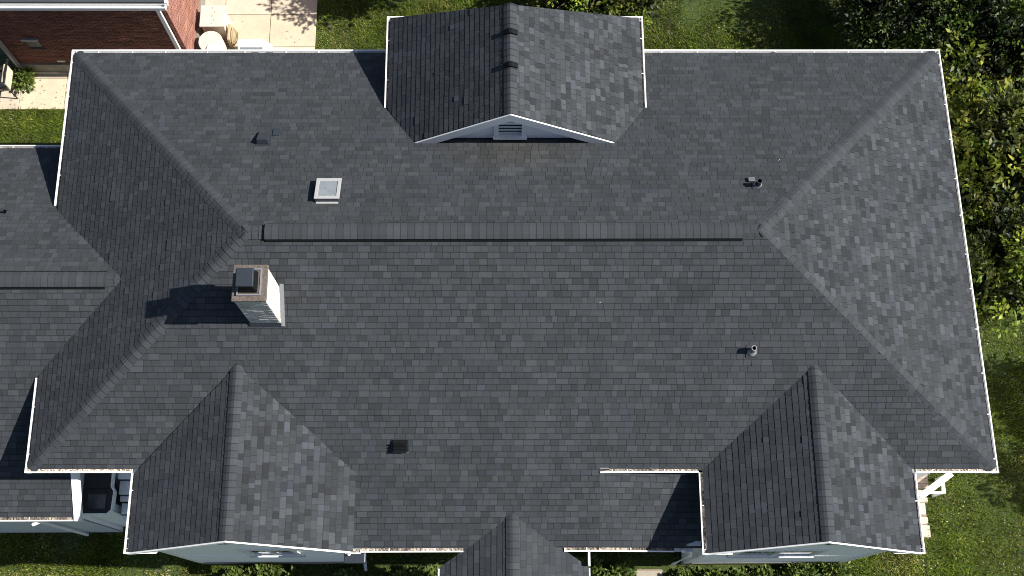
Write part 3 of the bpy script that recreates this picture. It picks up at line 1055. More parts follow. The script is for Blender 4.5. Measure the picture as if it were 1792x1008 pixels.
# skylight
mt = frame_on(zN, 6.29, 5.42, 'N')
sk = MB()
w, l, h = .235, .275, .14
sk.box((-w, -l, 0), (w, l, h - .03), M4=mt)
sko = sk.build('skylight', M['metal_dark'], house)
fr = MB()
for lo, hi in (((-w - .02, -l - .02, h - .03), (w + .02, -l + .055, h)), ((-w - .02, l - .06, h - .03), (w + .02, l + .02, h)), ((-w - .02, -l + .055, h - .03), (-w + .05, l - .06, h)), ((w - .05, -l + .055, h - .03), (w + .02, l - .06, h))):
    fr.box(lo, hi, M4=mt)
bevel(fr.build('skylight_frame', M['frame_grey'], sko), .006)
MB().box((-w + .05, -l + .055, h - .028), (w - .05, l - .06, h - .014), M4=mt).build('pane', M['glass'], sko)
MB().box((-w + .01, -l - .05, 0.012), (w - .01, -l - .002, .022), M4=mt).build('flashing', M['frame_grey'], sko)


def box_vent(zf, x, y, w, l, h, slope_dir, name='roof_vent', m='metal_dark', flange=.06):
    mt = frame_on(zf, x, y, 'N')
    b_ = MB()
    s_ = slope_dir          # +1: downhill is +y local, -1: downhill is -y
    lo, hi = -l * s_, l * s_
    b_.hexa([mt @ V(*p) for p in ((-w, -l, .02), (w, -l, .02), (w, l, .02), (-w, l, .02))],
            [mt @ V(*p) for p in ((-w * .92, -l * .96, h if s_ < 0 else h * .35), (w * .92, -l * .96, h if s_ < 0 else h * .35), (w * .92, l * .96, h if s_ > 0 else h * .35), (-w * .92, l * .96, h if s_ > 0 else h * .35))])
    o = bevel(b_.build(name, M[m], house), .012)
    MB().box((-w - flange, -l - flange, 0.0), (w + flange, l + flange, .014), M4=mt).build('flange', M['metal_dark'], o)
    return o


bv = box_vent(zN, 4.76, 6.93, .13, .19, .15, -1, flange=.02)
bv['label'] = 'tapered dark metal vent hood'
mt = frame_on(zN, 5.0, 7.12, 'N')
MB().box((-.07, -.12, .012), (.07, .12, .022), M4=mt).build('patch', M['metal_dark'], house)
bv2 = box_vent(zS, 7.73, .54, .165, .125, .13, -1, m='black', flange=.015)
bv2['label'] = 'black square vent box'
mt = frame_on(zS, 7.73, .54, 'N')
for k in range(3):
    MB().box((-.13, -.07 + k * .06, .10), (.13, -.045 + k * .06, .134), M4=mt).build('louvre', M['black'], bv2)
MB().box((-.165, -.142, .03), (.165, -.132, .06), M4=mt).build('lip', M['metal_grey'], bv2)


def pipe(zf, x, y, r, h, m, hood=False):
    z = zf(x, y)
    b_ = MB().tube([(x, y, z - .02), (x, y, z + h)], r, 14, caps=False)
    b_.tube([(x, y, z + h), (x, y, z + h - .09)], r * .78, 14, caps=False)
    ring = MB()
    o = b_.build('vent_pipe', M[m], house, smooth=True)
    mt = frame_on(zf, x, y, 'N')
    bevel(MB().box((-.12, -.13, .0), (.12, .13, .014), M4=mt).build('flange', M['shingle'], o), .005)
    MB().tube([(x, y, z), (x, y, z + .07)], [r + .05, r + .008], 14, caps=False).build('collar', M['metal_dark' if r < .04 else 'metal_grey'], o, smooth=True)
    n = 14
    rim = MB()
    for k in range(n):
        a, b = 2 * math.pi * k / n, 2 * math.pi * (k + 1) / n
        P = lambda t, q: V(x + math.cos(t) * q, y + math.sin(t) * q, z + h)
        rim.poly([P(a, r * .78), P(b, r * .78), P(b, r), P(a, r)])
    rim.build('rim', M[m], o)
    MB().poly([(x + math.cos(2 * math.pi * k / n) * r * .78, y + math.sin(2 * math.pi * k / n) * r * .78, z + h - .085) for k in range(n)]).build('bore', M['black'], o)
    return o


p1 = pipe(zN, 15.06, 5.62, .055, .24, 'metal_dark', True)
p1['label'] = 'dark vent pipe with a small grey hood plate'
mt = frame_on(zN, 14.95, 5.74, 'N')
bevel(MB().box((-.07, -.06, .03), (.07, .06, .055), M4=mt).build('hood_plate', M['vent_grey'], p1), .01)
p2 = pipe(zS, 14.85, 2.27, .055, .25, 'metal_grey')
p2['label'] = 'pale grey vent pipe'
p3 = pipe(zWWn, -1.02, 5.72, .03, .12, 'black')

# nails, twig and small scraps on the shingles
for zf, x, y in ((zN, 5.2, 6.95), (zS, 11.75, 3.15), (zN, 15.6, 6.3), (zN, 7.05, 6.2)):
    MB().tube([(x, y, zf(x, y) + .012), (x + .02, y + .005, zf(x, y) + .02), (x + .035, y + .025, zf(x, y) + .014)], .004, 5).build('scrap', M['plastic_beige'] if x > 11 else M['bark'], house)

# chimney
CX0, CX1, CY0, CY1, CZ = 4.79, 5.385, 2.79, 3.45, 3.10
zb = zS(5, CY0) - .15
ch = MB().box((CX0 + .01, CY0 + .01, zb), (CX1 - .01, CY1 - .01, CZ)).build('chimney', M['mortar'], house)
bk = MB()
zc = zb
row = 0
while zc < CZ - .03:
    for face_ in range(4):
        L_ = (CX1 - CX0) if face_ % 2 == 0 else (CY1 - CY0)
        s = -(.11 if row % 2 else 0)
        while s < L_:
            a_, b_ = max(s, 0), min(s + .21, L_)
            if b_ - a_ > .03:
                pr_ = rng.uniform(.0, .007)
                t = rng.uniform(.86, 1.05) * (rng.choice((1, 1, 1, .8)))
                c = (t, t * rng.uniform(.96, 1), t * rng.uniform(.9, 1))
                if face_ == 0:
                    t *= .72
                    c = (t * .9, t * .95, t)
                za, z1_ = zc + .004, zc + .066
                if face_ == 0:
                    bk.box((CX0 + a_ + .004, CY0 - pr_, za), (CX0 + b_ - .004, CY0 + .02, z1_), c)
                elif face_ == 1:
                    bk.box((CX1 - .02, CY0 + a_ + .004, za), (CX1 + pr_, CY0 + b_ - .004, z1_), c)
                elif face_ == 2:
                    bk.box((CX0 + a_ + .004, CY1 - .02, za), (CX0 + b_ - .004, CY1 + pr_, z1_), c)
                else:
                    bk.box((CX0 - pr_, CY0 + a_ + .004, za), (CX0 + .02, CY0 + b_ - .004, z1_), c)
            s += .215
    zc += .07
    row += 1
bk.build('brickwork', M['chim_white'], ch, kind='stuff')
cr = MB()
o_ = .03
cr.hexa([(CX0 - o_, CY0 - o_, CZ), (CX1 + o_, CY0 - o_, CZ), (CX1 + o_, CY1 + o_, CZ), (CX0 - o_, CY1 + o_, CZ)],
        [(CX0 - o_, CY0 - o_, CZ + .05), (CX1 + o_, CY0 - o_, CZ + .05), (CX1 + o_, CY1 + o_, CZ + .05), (CX0 - o_, CY1 + o_, CZ + .05)])
bevel(cr.build('chimney_crown', M['crown'], ch), .012)
MB().hexa([(4.87, 2.87, CZ + .05), (5.30, 2.87, CZ + .05), (5.30, 3.38, CZ + .05), (4.87, 3.38, CZ + .05)], [(4.9, 2.9, CZ + .085), (5.27, 2.9, CZ + .085), (5.27, 3.35, CZ + .085), (4.9, 3.35, CZ + .085)]).build('mortar_bed', M['crown'], ch)
ring = MB()
for lo, hi in (((4.86, 2.86), (5.31, 2.885)), ((4.86, 3.365), (5.31, 3.39)), ((4.86, 2.885), (4.885, 3.365)), ((5.285, 2.885), (5.31, 3.365))):
    ring.box((*lo, CZ + .05), (*hi, CZ + .10))
ring.build('flue_ring', M['metal_grey'], ch)
MB().hexa([(4.91, 2.91, CZ + .06), (5.25, 2.91, CZ + .06), (5.25, 3.33, CZ + .06), (4.91, 3.33, CZ + .06)], [(4.955, 2.955, CZ + .40), (5.20, 2.955, CZ + .40), (5.20, 3.27, CZ + .40), (4.955, 3.27, CZ + .40)]).build('flue', M['black'], ch)
lid = MB()
lid.hexa([(4.905, 2.925, CZ + .39), (5.235, 2.925, CZ + .39), (5.235, 3.295, CZ + .39), (4.905, 3.295, CZ + .39)], [(4.915, 2.935, CZ + .445), (5.225, 2.935, CZ + .445), (5.225, 3.285, CZ + .445), (4.915, 3.285, CZ + .445)])
bevel(lid.build('flue_lid', M['metal_dark'], ch), .008)
for lo, hi in (((CX1 + .008, CY0 - .05), (CX1 + .085, CY1 + .05)),):
    m_ = MB()
    x0, y0, x1, y1 = *lo, *hi
    m_.hexa([(x0, y0, zS(0, y0) - .02), (x1, y0, zS(0, y0) - .02), (x1, y1, zS(0, y1) - .02), (x0, y1, zS(0, y1) - .02)],
            [(x0, y0, zS(0, y0) + .06), (x1, y0, zS(0, y0) + .02), (x1, y1, zS(0, y1) + .02), (x0, y1, zS(0, y1) + .06)])
    m_.build('flashing', M['vent_grey'], ch)
MB().hexa([(CX0 - .02, CY0 - .06, zS(0, CY0 - .06)), (CX1 + .02, CY0 - .06, zS(0, CY0 - .06)), (CX1 + .02, CY0 - .009, zS(0, CY0)), (CX0 - .02, CY0 - .009, zS(0, CY0))],
          [(CX0 - .02, CY0 - .06, zS(0, CY0 - .06) + .02), (CX1 + .02, CY0 - .06, zS(0, CY0 - .06) + .02), (CX1 + .02, CY0 - .009, zS(0, CY0) + .09), (CX0 - .02, CY0 - .009, zS(0, CY0) + .09)]).build('flashing', M['metal_dark'], ch)

# ------------------------------------------------------------------ east side porch: deck boards, white rail
deckp = thing('side_porch', 'small wooden side porch with white handrail under the south-east eave', 'porch')
for k in range(9):
    t = rng.uniform(.7, 1.2)
    MB().box((19.0, .28 + k * .115, G + .50), (20.30, .385 + k * .115, G + .54), c=(t, t, t)).build('deck_board', M['wood'], deckp)
MB().box((19.0, .30, G + .25), (20.27, 1.3, G + .495)).build('deck_frame', M['wood'], deckp)
d_ = V(.69, .47, 0).normalized()
n_ = V(-d_.y, d_.x, 0) * .075
P, Q = V(19.95, .03, G + .80), V(20.78, .60, G + .80)
MB().hexa([P - n_, Q - n_, Q + n_, P + n_], [p + V(0, 0, .06) for p in (P - n_, Q - n_, Q + n_, P + n_)]).build('handrail', M['white'], deckp)
for q in (.1, .9):
    c_ = P.lerp(Q, q)
    MB().box((c_.x - .04, c_.y - .04, G), (c_.x + .04, c_.y + .04, G + .798)).build('rail_post', M['white'], deckp)
for lo, hi in (((20.53, .12), (20.61, .42)), ((20.16, .11), (20.53, .17))):
    MB().box((*lo, G + .72), (*hi, G + .78)).build('gate_rail', M['white'], deckp)
for x, y in ((20.57, .15), (20.57, .39), (20.2, .14)):
    MB().box((x - .03, y - .03, G), (x + .03, y + .03, G + .72)).build('gate_post', M['white'], deckp)

# ------------------------------------------------------------------ neighbouring brick house
nb_ = thing('brick_house', 'single-storey red brick house with grey roof and white gutter, top left', 'house')
NY, NX, NZ = 11.95, 1.38, -1.52
MB().box((-9, NY + .02, G), (NX - .02, 22, NZ + .1)).build('wall', M['mortar'], nb_)
br = MB()
zc = G + .48
row = 0
while zc < NZ + .05:
    for face_ in (0, 1):
        s = -(.11 if row % 2 else 0)
        L_ = 8.0 if face_ == 0 else 6.0
        while s < L_:
            a_, b_ = max(s, 0), min(s + .21, L_)
            t = rng.uniform(.8, 1.15) * rng.choice((1, 1, 1, .8, 1.12))
            c = (t, t * rng.uniform(.9, 1.05), t * rng.uniform(.88, 1.05))
            p_ = rng.uniform(0, .008)
            if b_ - a_ > .03:
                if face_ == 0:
                    c = tuple(q * .78 for q in c)  # south face darkened: shade put into the brick colour
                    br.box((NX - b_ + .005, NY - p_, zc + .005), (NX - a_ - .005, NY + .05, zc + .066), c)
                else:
                    c = (c[0] * 1.3, c[1] * 1.5, c[2] * 1.55)  # east face lighter and pinker: sunlight put into the brick colour
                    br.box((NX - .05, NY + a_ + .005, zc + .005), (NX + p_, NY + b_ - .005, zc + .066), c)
            s += .22
    zc += .075
    row += 1
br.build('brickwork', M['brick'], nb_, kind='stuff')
MB().box((-9, NY - .05, G), (NX + .05, NY + .3, G + .47)).build('foundation', M['found'], nb_)
MB().box((NX - .3, NY + .3, G), (NX + .05, 20, G + .47)).build('foundation', M['found'], nb_)
# roof, soffit, gutter, white corner trim
rf = MB()
rf.hexa([(-9, NY - .10, NZ), (NX + .10, NY - .10, NZ), (NX + .10, 17, NZ + 2.0), (-9, 17, NZ + 2.0)], [(-9, NY - .10, NZ + .05), (NX + .10, NY - .10, NZ + .05), (NX + .10, 17, NZ + 2.05), (-9, 17, NZ + 2.05)])
rfo = rf.build('roof', M['deck'], nb_)
nrm_ = V(0, -2.0 / 5.36, 1).normalized()
for k in range(14):
    y0 = NY - .08 + k * .17
    z0 = NZ + .055 + (y0 - NY + .10) * 2.0 / 5.15
    t = rng.uniform(1.1, 1.5)
    MB().hexa([(-9, y0, z0), (NX + .1, y0, z0), (NX + .1, y0 + .2, z0 + .07), (-9, y0 + .2, z0 + .07)], [(-9, y0, z0 + .014), (NX + .1, y0, z0 + .014), (NX + .1, y0 + .2, z0 + .078), (-9, y0 + .2, z0 + .078)], (t, t * 1.02, t * 1.08)).build('shingle_course', M['shingle'], rfo)
MB().box((-9, NY - .09, NZ - .1), (NX + .08, NY + .05, NZ - .02)).build('soffit', M['soffit'], nb_)
gm = MB()
gm.box((-9, NY - .23, NZ - .08), (NX + .12, NY - .19, NZ + .03)).box((-9, NY - .23, NZ - .09), (NX + .12, NY - .105, NZ - .08)).box((-9, NY - .12, NZ - .08), (NX + .12, NY - .105, NZ + .03)).box((NX + .108, NY - .19, NZ - .08), (NX + .12, NY - .12, NZ + .03))
gm.build('gutter', M['white'], nb_)
MB().hexa([(NX + .10, NY - .10, NZ - .1), (NX + .16, NY - .10, NZ - .1), (NX + .16, 17, NZ + 1.9), (NX + .10, 17, NZ + 1.9)], [(NX + .10, NY - .10, NZ + .07), (NX + .16, NY - .10, NZ + .07), (NX + .16, 17, NZ + 2.07), (NX + .10, 17, NZ + 2.07)]).build('rake_board', M['white'], nb_)
MB().box((NX - .22, NY - .10, G + .2), (NX - .12, NY - .03, NZ - .1)).build('downspout', M['white'], nb_)
# wall fittings
w_ = MB().box((-2.75, NY - .02, -3.85), (-2.4, NY + .01, -3.4)).build('window', M['metal_dark'], nb_)
MB().box((-2.80, NY - .09, -3.40), (-2.36, NY - .01, -3.35)).build('lintel', M['metal_grey'], w_)
MB().box((-2.78, NY - .05, -3.88), (-2.38, NY - .01, -3.85)).build('sill', M['crown'], w_)
bevel(MB().box((-.45, NY - .16, -4.30), (-.20, NY - .01, -4.12)).build('wall_vent', M['white'], nb_), .02)
MB().box((-.40, NY - .19, -4.27), (-.25, NY - .16, -4.16)).build('wall_vent_flap', M['metal_grey'], nb_)
MB().box((-6.0, NY - .07, G + .1), (-3.42, NY - .02, -2.9)).build('door_glass', M['green_glass'], nb_)
MB().box((-3.44, NY - .13, G + .06), (-3.36, NY - .02, -2.8)).build('door_frame', M['metal_grey'], nb_)
# pale repaired brick
for x, z in ((-2.3, -4.62), (-1.0, -4.66)):
    bevel(MB().box((x, NY - .03, z), (x + rng.uniform(.1, .3), NY + .01, z + .07)).build('patched_brick', M['plastic_beige'], nb_), .01)

# ------------------------------------------------------------------ things on the patio
G1 = G + .035
# heat-pump like cabinet
cab = thing('cabinet', 'beige storage cabinet with slatted lid against the brick wall', 'cabinet')
bevel(MB().box((1.58, 12.92, G1), (2.20, 13.50, G1 + .72)).build('cabinet_body', M['plastic_beige'], cab), .02)
bevel(MB().box((1.54, 12.88, G1 + .722), (2.24, 13.54, G1 + .80)).build('lid', M['plastic_beige'], cab), .02)
for k in range(5):
    MB().box((1.86 + (k % 2) * .06, 12.94 + k * .12, G1 + .801), (1.89 + (k % 2) * .06, 13.0 + k * .12, G1 + .806)).build('slot', M['plastic_tan'], cab)
# rain barrel
bar = thing('barrel', 'round beige barrel with pale lid half under the eave', 'barrel')
MB().tube([(1.87, 12.45, G1), (1.87, 12.45, G1 + .2), (1.87, 12.45, G1 + .5), (1.87, 12.45, G1 + .72)], [.29, .335, .335, .31], 24).build('barrel_body', M['plastic_beige'], bar, smooth=False)
MB().tube([(1.87, 12.45, G1 + .72), (1.87, 12.45, G1 + .75)], [.33, .32], 24).build('barrel_rim', M['plastic_beige'], bar)
MB().tube([(1.98, 12.20, G1 + .752), (1.98, 12.20, G1 + .80)], [.19, .18], 20).build('barrel_lid', M['white'], bar)
# hose reel
hr = thing('hose_reel', 'tan hose reel beside the beige cabinet', 'hose reel')
bevel(MB().box((2.26, 12.62, G1), (2.34, 13.12, G1 + .55)).build('reel_frame', M['plastic_tan'], hr), .02)
hm_ = MB()
for k in range(4):
    r_ = .24 - .03 * k
    hm_.tube([(2.38 + .03 * k, 12.85 + r_ * math.cos(t), G1 + .30 + r_ * math.sin(t)) for t in np.linspace(0, 2 * math.pi, 20)], .018, 6)
hm_.build('hose', M['plastic_tan'], hr)
MB().tube([(2.5, 12.70, G1 + .1), (2.42, 12.5, G1 + .02), (2.28, 12.35, G1 + .02), (2.35, 12.1, G1 + .02)], .012, 6).build('hose_end', M['iron'], hr)
# white cold frame with glazed sloping lid
cf = thing('cold_frame', 'white box with sloping glazed lid on the beige paving', 'cold frame')
MB().hexa([(2.58, 12.05, G1), (3.58, 12.05, G1), (3.40, 12.75, G1), (2.58, 12.75, G1)], [(2.58, 12.05, G1 + .42), (3.32, 12.05, G1 + .42), (3.30, 12.58, G1 + .62), (2.58, 12.58, G1 + .62)]).build('frame_body', M['white'], cf)
zz = lambda y: G1 + .42 + (y - 12.05) * .2 / .63
MB().hexa([(2.63, 12.08, zz(12.08) + .004), (3.26, 12.08, zz(12.08) + .004), (3.26, 12.50, zz(12.50) + .004), (2.63, 12.50, zz(12.50) + .004)], [(2.63, 12.08, zz(12.08) + .02), (3.26, 12.08, zz(12.08) + .02), (3.26, 12.50, zz(12.50) + .02), (2.63, 12.50, zz(12.50) + .02)]).build('pane', M['glass'], cf)
MB().hexa([(2.63, 12.51, zz(12.51) + .004), (3.26, 12.51, zz(12.51) + .004), (3.26, 12.53, zz(12.53) + .004), (2.63, 12.53, zz(12.53) + .004)], [(2.63, 12.51, zz(12.51) + .022), (3.26, 12.51, zz(12.51) + .022), (3.26, 12.53, zz(12.53) + .022), (2.63, 12.53, zz(12.53) + .022)]).build('glazing_bar', M['metal_dark'], cf)

# wrought-iron garden chair, top-left edge of the picture
gc = thing('garden_chair', 'wrought iron garden chair with cream seat at the left edge', 'chair')
cx, cy = -3.80, 11.38
MB().box((cx - .28, cy - .26, G1 + .42), (cx + .26, cy + .26, G1 + .48)).build('seat', M['cushion'], gc)
bevel(MB().box((cx + .20, cy - .26, G1 + .46), (cx + .30, cy + .30, G1 + .92)).build('backrest', M['cushion'], gc), .03)
for sx in (-1, 1):
    for sy in (-1, 1):
        MB().tube([(cx + sx * .24, cy + sy * .24, G1 + .45), (cx + sx * .30, cy + sy * .28, G1)], .018, 8).build('leg', M['iron'], gc)
for sy in (-1, 1):
    MB().tube([(cx + .30, cy + sy * .3, G1 + .75), (cx + .1, cy + sy * .33, G1 + .70), (cx - .2, cy + sy * .32, G1 + .68), (cx - .3, cy + sy * .3, G1 + .55), (cx - .26, cy + sy * .28, G1 + .42)], .022, 8).build('armrest', M['iron'], gc)
    MB().tube([(cx + .05 + .1 * math.cos(t), cy + sy * .31, G1 + .57 + .09 * math.sin(t)) for t in np.linspace(0, 2 * math.pi, 14)], .01, 6).build('scroll', M['iron'], gc)
MB().tube([(cx + .32, cy - .3, G1 + .95), (cx + .34, cy, G1 + 1.0), (cx + .32, cy + .3, G1 + .95)], .02, 8).build('back_rail', M['iron'], gc)


# ------------------------------------------------------------------ vegetation
def leaf_cloud(cens, dirs, size, spread, cols, n_per, seed):
    """leaves around cluster centres; returns verts, faces(tri pairs as quads), colours"""
    g = np.random.default_rng(seed)
    m = len(cens)
    c = np.repeat(cens, n_per, 0)
    d = np.repeat(dirs, n_per, 0)
    col = np.repeat(cols, n_per, 0)
    N = len(c)
    off = g.normal(0, 1, (N, 3))
    off /= np.linalg.norm(off, axis=1)[:, None]
    off = off * spread * g.uniform(.25, 1, (N, 1))
    p = c + off
    ax = off / spread + d * .7 + g.normal(0, .35, (N, 3))
    ax /= np.linalg.norm(ax, axis=1)[:, None]
    upv = np.array([[.25, 0, 1.0]]) + g.normal(0, .55, (N, 3))
    sd = np.cross(ax, upv)
    sd /= np.linalg.norm(sd, axis=1)[:, None] + 1e-9
    nn = np.cross(sd, ax)
    s = size * g.uniform(.6, 1.25, (N, 1))
    a = p
    b = p + ax * s * .5 + sd * s * .27 + nn * s * .06
    e = p + ax * s + nn * s * -.05
    f = p + ax * s * .5 - sd * s * .27 + nn * s * .06
    v = np.stack([a, b, e, f], 1).reshape(-1, 3)
    idx = np.arange(N)[:, None] * 4 + np.array([[0, 1, 2, 3]])
    tri = np.concatenate([idx[:, [0, 1, 2]], idx[:, [0, 2, 3]]], 0)
    col = col * g.uniform(.7, 1.3, (N, 1))
    return v, tri, np.concatenate([col, col], 0)


def crown_points(blobs, n, seed, shell=.55):
    g = np.random.default_rng(seed)
    vol = np.array([b[3] ** 2 for b in blobs])
    k = g.choice(len(blobs), n, p=vol / vol.sum())
    B = np.array(blobs)[k]
    u = g.normal(0, 1, (n, 3))
    u /= np.linalg.norm(u, axis=1)[:, None]
    r = shell + (1 - shell) * g.uniform(0, 1, (n, 1)) ** .5
    # lumpy outline
    lump = 1 + .22 * np.sin(u[:, :1] * 5 + k[:, None] * 1.7) * np.sin(u[:, 1:2] * 6 + 1.3) + .1 * g.normal(0, 1, (n, 1))
    P = B[:, :3] + u * r * lump * B[:, 3:4] * np.array([[1, 1, .8]])
    return P, u


def tree(base, trunk_h, blobs, n, seed, label, size=.165, tone=(1, 1, 1), group='trees around the lawn', spread=.2, n_per=11, name='tree'):
    t = thing(name, label, 'tree', group)
    g = random.Random(seed)
    base = Vector(base)
    tr_ = MB()
    top = base + V(g.uniform(-.2, .2), g.uniform(-.2, .2), trunk_h)
    tr_.tube([base + V(0, 0, -.1), base.lerp(top, .3) + V(.05, .03, 0), base.lerp(top, .65), top], [.17, .13, .11, .08], 9)
    for b in blobs:
        c = V(*b[:3])
        st = base.lerp(top, g.uniform(.55, 1))
        mid = st.lerp(c, .5) + V(g.uniform(-.15, .15), g.uniform(-.15, .15), g.uniform(0, .2))
        tr_.tube([st, mid, c], [.07, .045, .02], 6)
        for q in range(6):
            e = c + V(g.uniform(-1, 1), g.uniform(-1, 1), g.uniform(-.5, .9)).normalized() * b[3] * .85
            m2 = c.lerp(e, .5) + V(0, 0, .08)
            tr_.tube([c, m2, e], [.024, .016, .007], 5)
    tr_.build('trunk', M['bark'], t, smooth=True)
    g2 = np.random.default_rng(seed + 5)
    # each bough carries several separate clumps of leaves
    small = []
    for b in blobs:
        for q in range(10):
            d_ = g2.normal(0, 1, 3)
            d_ /= np.linalg.norm(d_)
            d_[2] = d_[2] * .8 + .25
            small.append((*(np.array(b[:3]) + d_ * b[3] * g2.uniform(.45, 1.05)), b[3] * g2.uniform(.25, .55)))
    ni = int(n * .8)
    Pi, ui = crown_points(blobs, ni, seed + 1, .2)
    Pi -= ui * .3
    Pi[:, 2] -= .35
    dark = np.array([[.012, .021, .004], [.018, .029, .005], [.009, .016, .004]])[g2.integers(0, 3, ni)] * np.array([tone])  # inner leaves darkened to paint in the shade within the crown
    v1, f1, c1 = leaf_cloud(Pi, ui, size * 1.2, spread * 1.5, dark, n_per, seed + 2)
    P, u = crown_points(small, n, seed, .7)
    tops = g2.choice([.22, .35, .6, 1.0, 1.3, 1.8], len(small))  # clump brightness imitates sunlit and shaded boughs
    near = np.argmin(((P[:, None] - np.array(small)[None, :, :3]) ** 2).sum(2), 1)
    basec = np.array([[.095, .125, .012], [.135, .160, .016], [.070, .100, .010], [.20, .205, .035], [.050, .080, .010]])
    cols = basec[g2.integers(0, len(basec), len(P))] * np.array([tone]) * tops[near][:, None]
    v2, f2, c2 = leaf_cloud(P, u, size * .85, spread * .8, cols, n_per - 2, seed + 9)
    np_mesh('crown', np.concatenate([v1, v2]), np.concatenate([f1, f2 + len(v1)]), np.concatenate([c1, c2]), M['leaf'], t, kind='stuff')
    return t


tree((22.3, 8.6, G), 2.6, [(22.1, 8.9, -2.2, 1.35), (21.4, 7.6, -2.6, 1.0), (22.8, 7.8, -1.9, 1.2), (21.5, 9.9, -2.8, 1.1), (23.2, 9.6, -2.3, 1.2), (22.6, 10.6, -2.6, 1.0)], 1000, 101,
     'tall bright-leaved tree beside the middle of the east gutter', size=.2, tone=(1.3, 1.28, 1.1))
tree((22.4, 5.4, G), 2.3, [(22.3, 5.6, -2.6, 1.2), (21.6, 4.9, -3.1, .95), (21.9, 6.5, -2.9, 1.0), (23.0, 5.0, -2.7, 1.1)], 760, 102,
     'lower leafy tree at the right edge, nearest the sunlit lawn', tone=(1.15, 1.25, 1))
tree((22.6, 12.3, G), 3.0, [(22.6, 12.2, -2.2, 1.5), (21.6, 11.6, -2.7, 1.1), (23.4, 11.4, -1.9, 1.2), (22.4, 13.6, -2.4, 1.3)], 760, 103,
     'dense tree in the top right corner', size=.14, tone=(.55, .72, .7))
tree((20.5, 13.2, G), 2.4, [(20.5, 13.1, -2.9, 1.2), (19.8, 12.6, -3.4, .9), (21.2, 12.0, -3.1, 1.0), (20.0, 14.0, -2.8, 1.2)], 700, 104,
     'dark tree behind the north-east roof corner', tone=(.42, .58, .6), size=.13)
tree((12.8, 14.8, G), 2.4, [(12.5, 13.5, -3.4, 1.0), (13.5, 13.3, -3.8, .7), (11.6, 13.2, -3.6, .8), (12.6, 14.6, -2.8, 1.2)], 520, 105,
     'leafy tree behind the dormer wing at the top edge', size=.16, tone=(1.05, 1.1, .95))
tree((9.0, 15.2, G), 2.8, [(8.3, 14.5, -1.9, 1.0), (7.7, 14.2, -2.2, .7), (9.6, 14.9, -1.9, .9), (8.6, 15.6, -1.4, 1.0)], 420, 106,
     'tree beyond the top edge shading the paving', tone=(1, 1, 1))
tree((26.6, 1.6, G), 2.8, [(26.5, 2.3, -2.0, 1.0), (25.9, 2.9, -2.5, .8), (27.0, .2, -2.0, 1.0)], 500, 107,
     'tree east of the lawn throwing shade on the grass')


def shrub(x, y, h, r, n, seed, label, size=.11, tone=(1, 1, 1), name='shrub', group='shrubs along the front wall'):
    t = thing(name, label, 'shrub', group)
    g = random.Random(seed)
    st = MB()
    for k in range(7):
        a = g.uniform(0, 6.28)
        st.tube([(x, y, G - .02), (x + math.cos(a) * r * .4, y + math.sin(a) * r * .4, G + h * .5), (x + math.cos(a) * r * .7, y + math.sin(a) * r * .7, G + h * .9)], [.015, .01, .006], 5)
    st.build('stem', M['bark'], t)
    P, u = crown_points([(x, y, G + h * .55, r)], n, seed, .3)
    P[:, 2] = G + .06 + (P[:, 2] - (G + h * .55 - r * .8)) / (r * 1.6) * h
    P[:, 2] = np.maximum(P[:, 2], G + .05)
    basec = np.array([[.085, .125, .02], [.11, .15, .028], [.06, .10, .016], [.14, .17, .04]])
    cols = basec[np.random.default_rng(seed).integers(0, 4, n)] * np.array([tone])
    v, f, c = leaf_cloud(P, u, size, .13, cols, 8, seed + 3)
    np_mesh('foliage', v, f, c, M['leaf'], t, kind='stuff')


SHR = [(3.5, -1.95, .5, .34, 'low yellow-green shrub at the left end of the front bed'), (4.15, -1.85, .55, .36, 'second shrub from the left below the left front gable'), (4.75, -1.95, .45, .28, 'small shrub under the gable window at the left'),
       (6.0, -1.9, .3, .2, 'small plant on bare soil near the left downspout'), (7.35, -2.05, .7, .4, 'dark shaded shrub left of the entrance gable'), (8.0, -1.95, .6, .34, 'dark shaded shrub touching the entrance gable'),
       (12.1, -2.0, .5, .32, 'bright shrub right of the entrance gable'), (12.65, -1.85, .45, .26, 'small shrub left of the concrete walkway'), (14.15, -2.0, .45, .26, 'small shrub right of the concrete walkway'),
       (14.8, -2.0, .55, .3, 'leafy shrub below the left window of the right gable'), (15.5, -2.0, .55, .3, 'leafy shrub below the middle of the right gable'), (16.2, -1.95, .5, .28, 'leafy shrub below the right window of the right gable'),
       (17.0, -1.9, .75, .42, 'large shrub at the right end of the front bed'), (17.75, -1.75, .6, .38, 'shrub at the right corner of the right gable'), (11.9, -1.6, .4, .25, 'small bright plant tucked beside the entrance gable')]
for k, (x, y, h, r, lab) in enumerate(SHR):
    shrub(x, y, h, r, 80 + int(120 * r), 200 + k, lab, size=.12)
shrub(-3.35, 11.62, .35, .26, 60, 240, 'clump of green weeds by the brick house door', size=.13, name='weed_clump', group='weeds on the patio')


# grass blades on the lawns in view
def vnoise(x, y, s, seed):
    g = np.random.default_rng(seed)
    t = g.uniform(0, 6.28, 8)
    a = g.uniform(0, 6.28, 8)
    k = g.uniform(.6, 1.6, 8) * s
    return sum(np.sin((x * np.cos(b) + y * np.sin(b)) * q + c) for b, q, c in zip(a, k, t)) / 8 ** .5


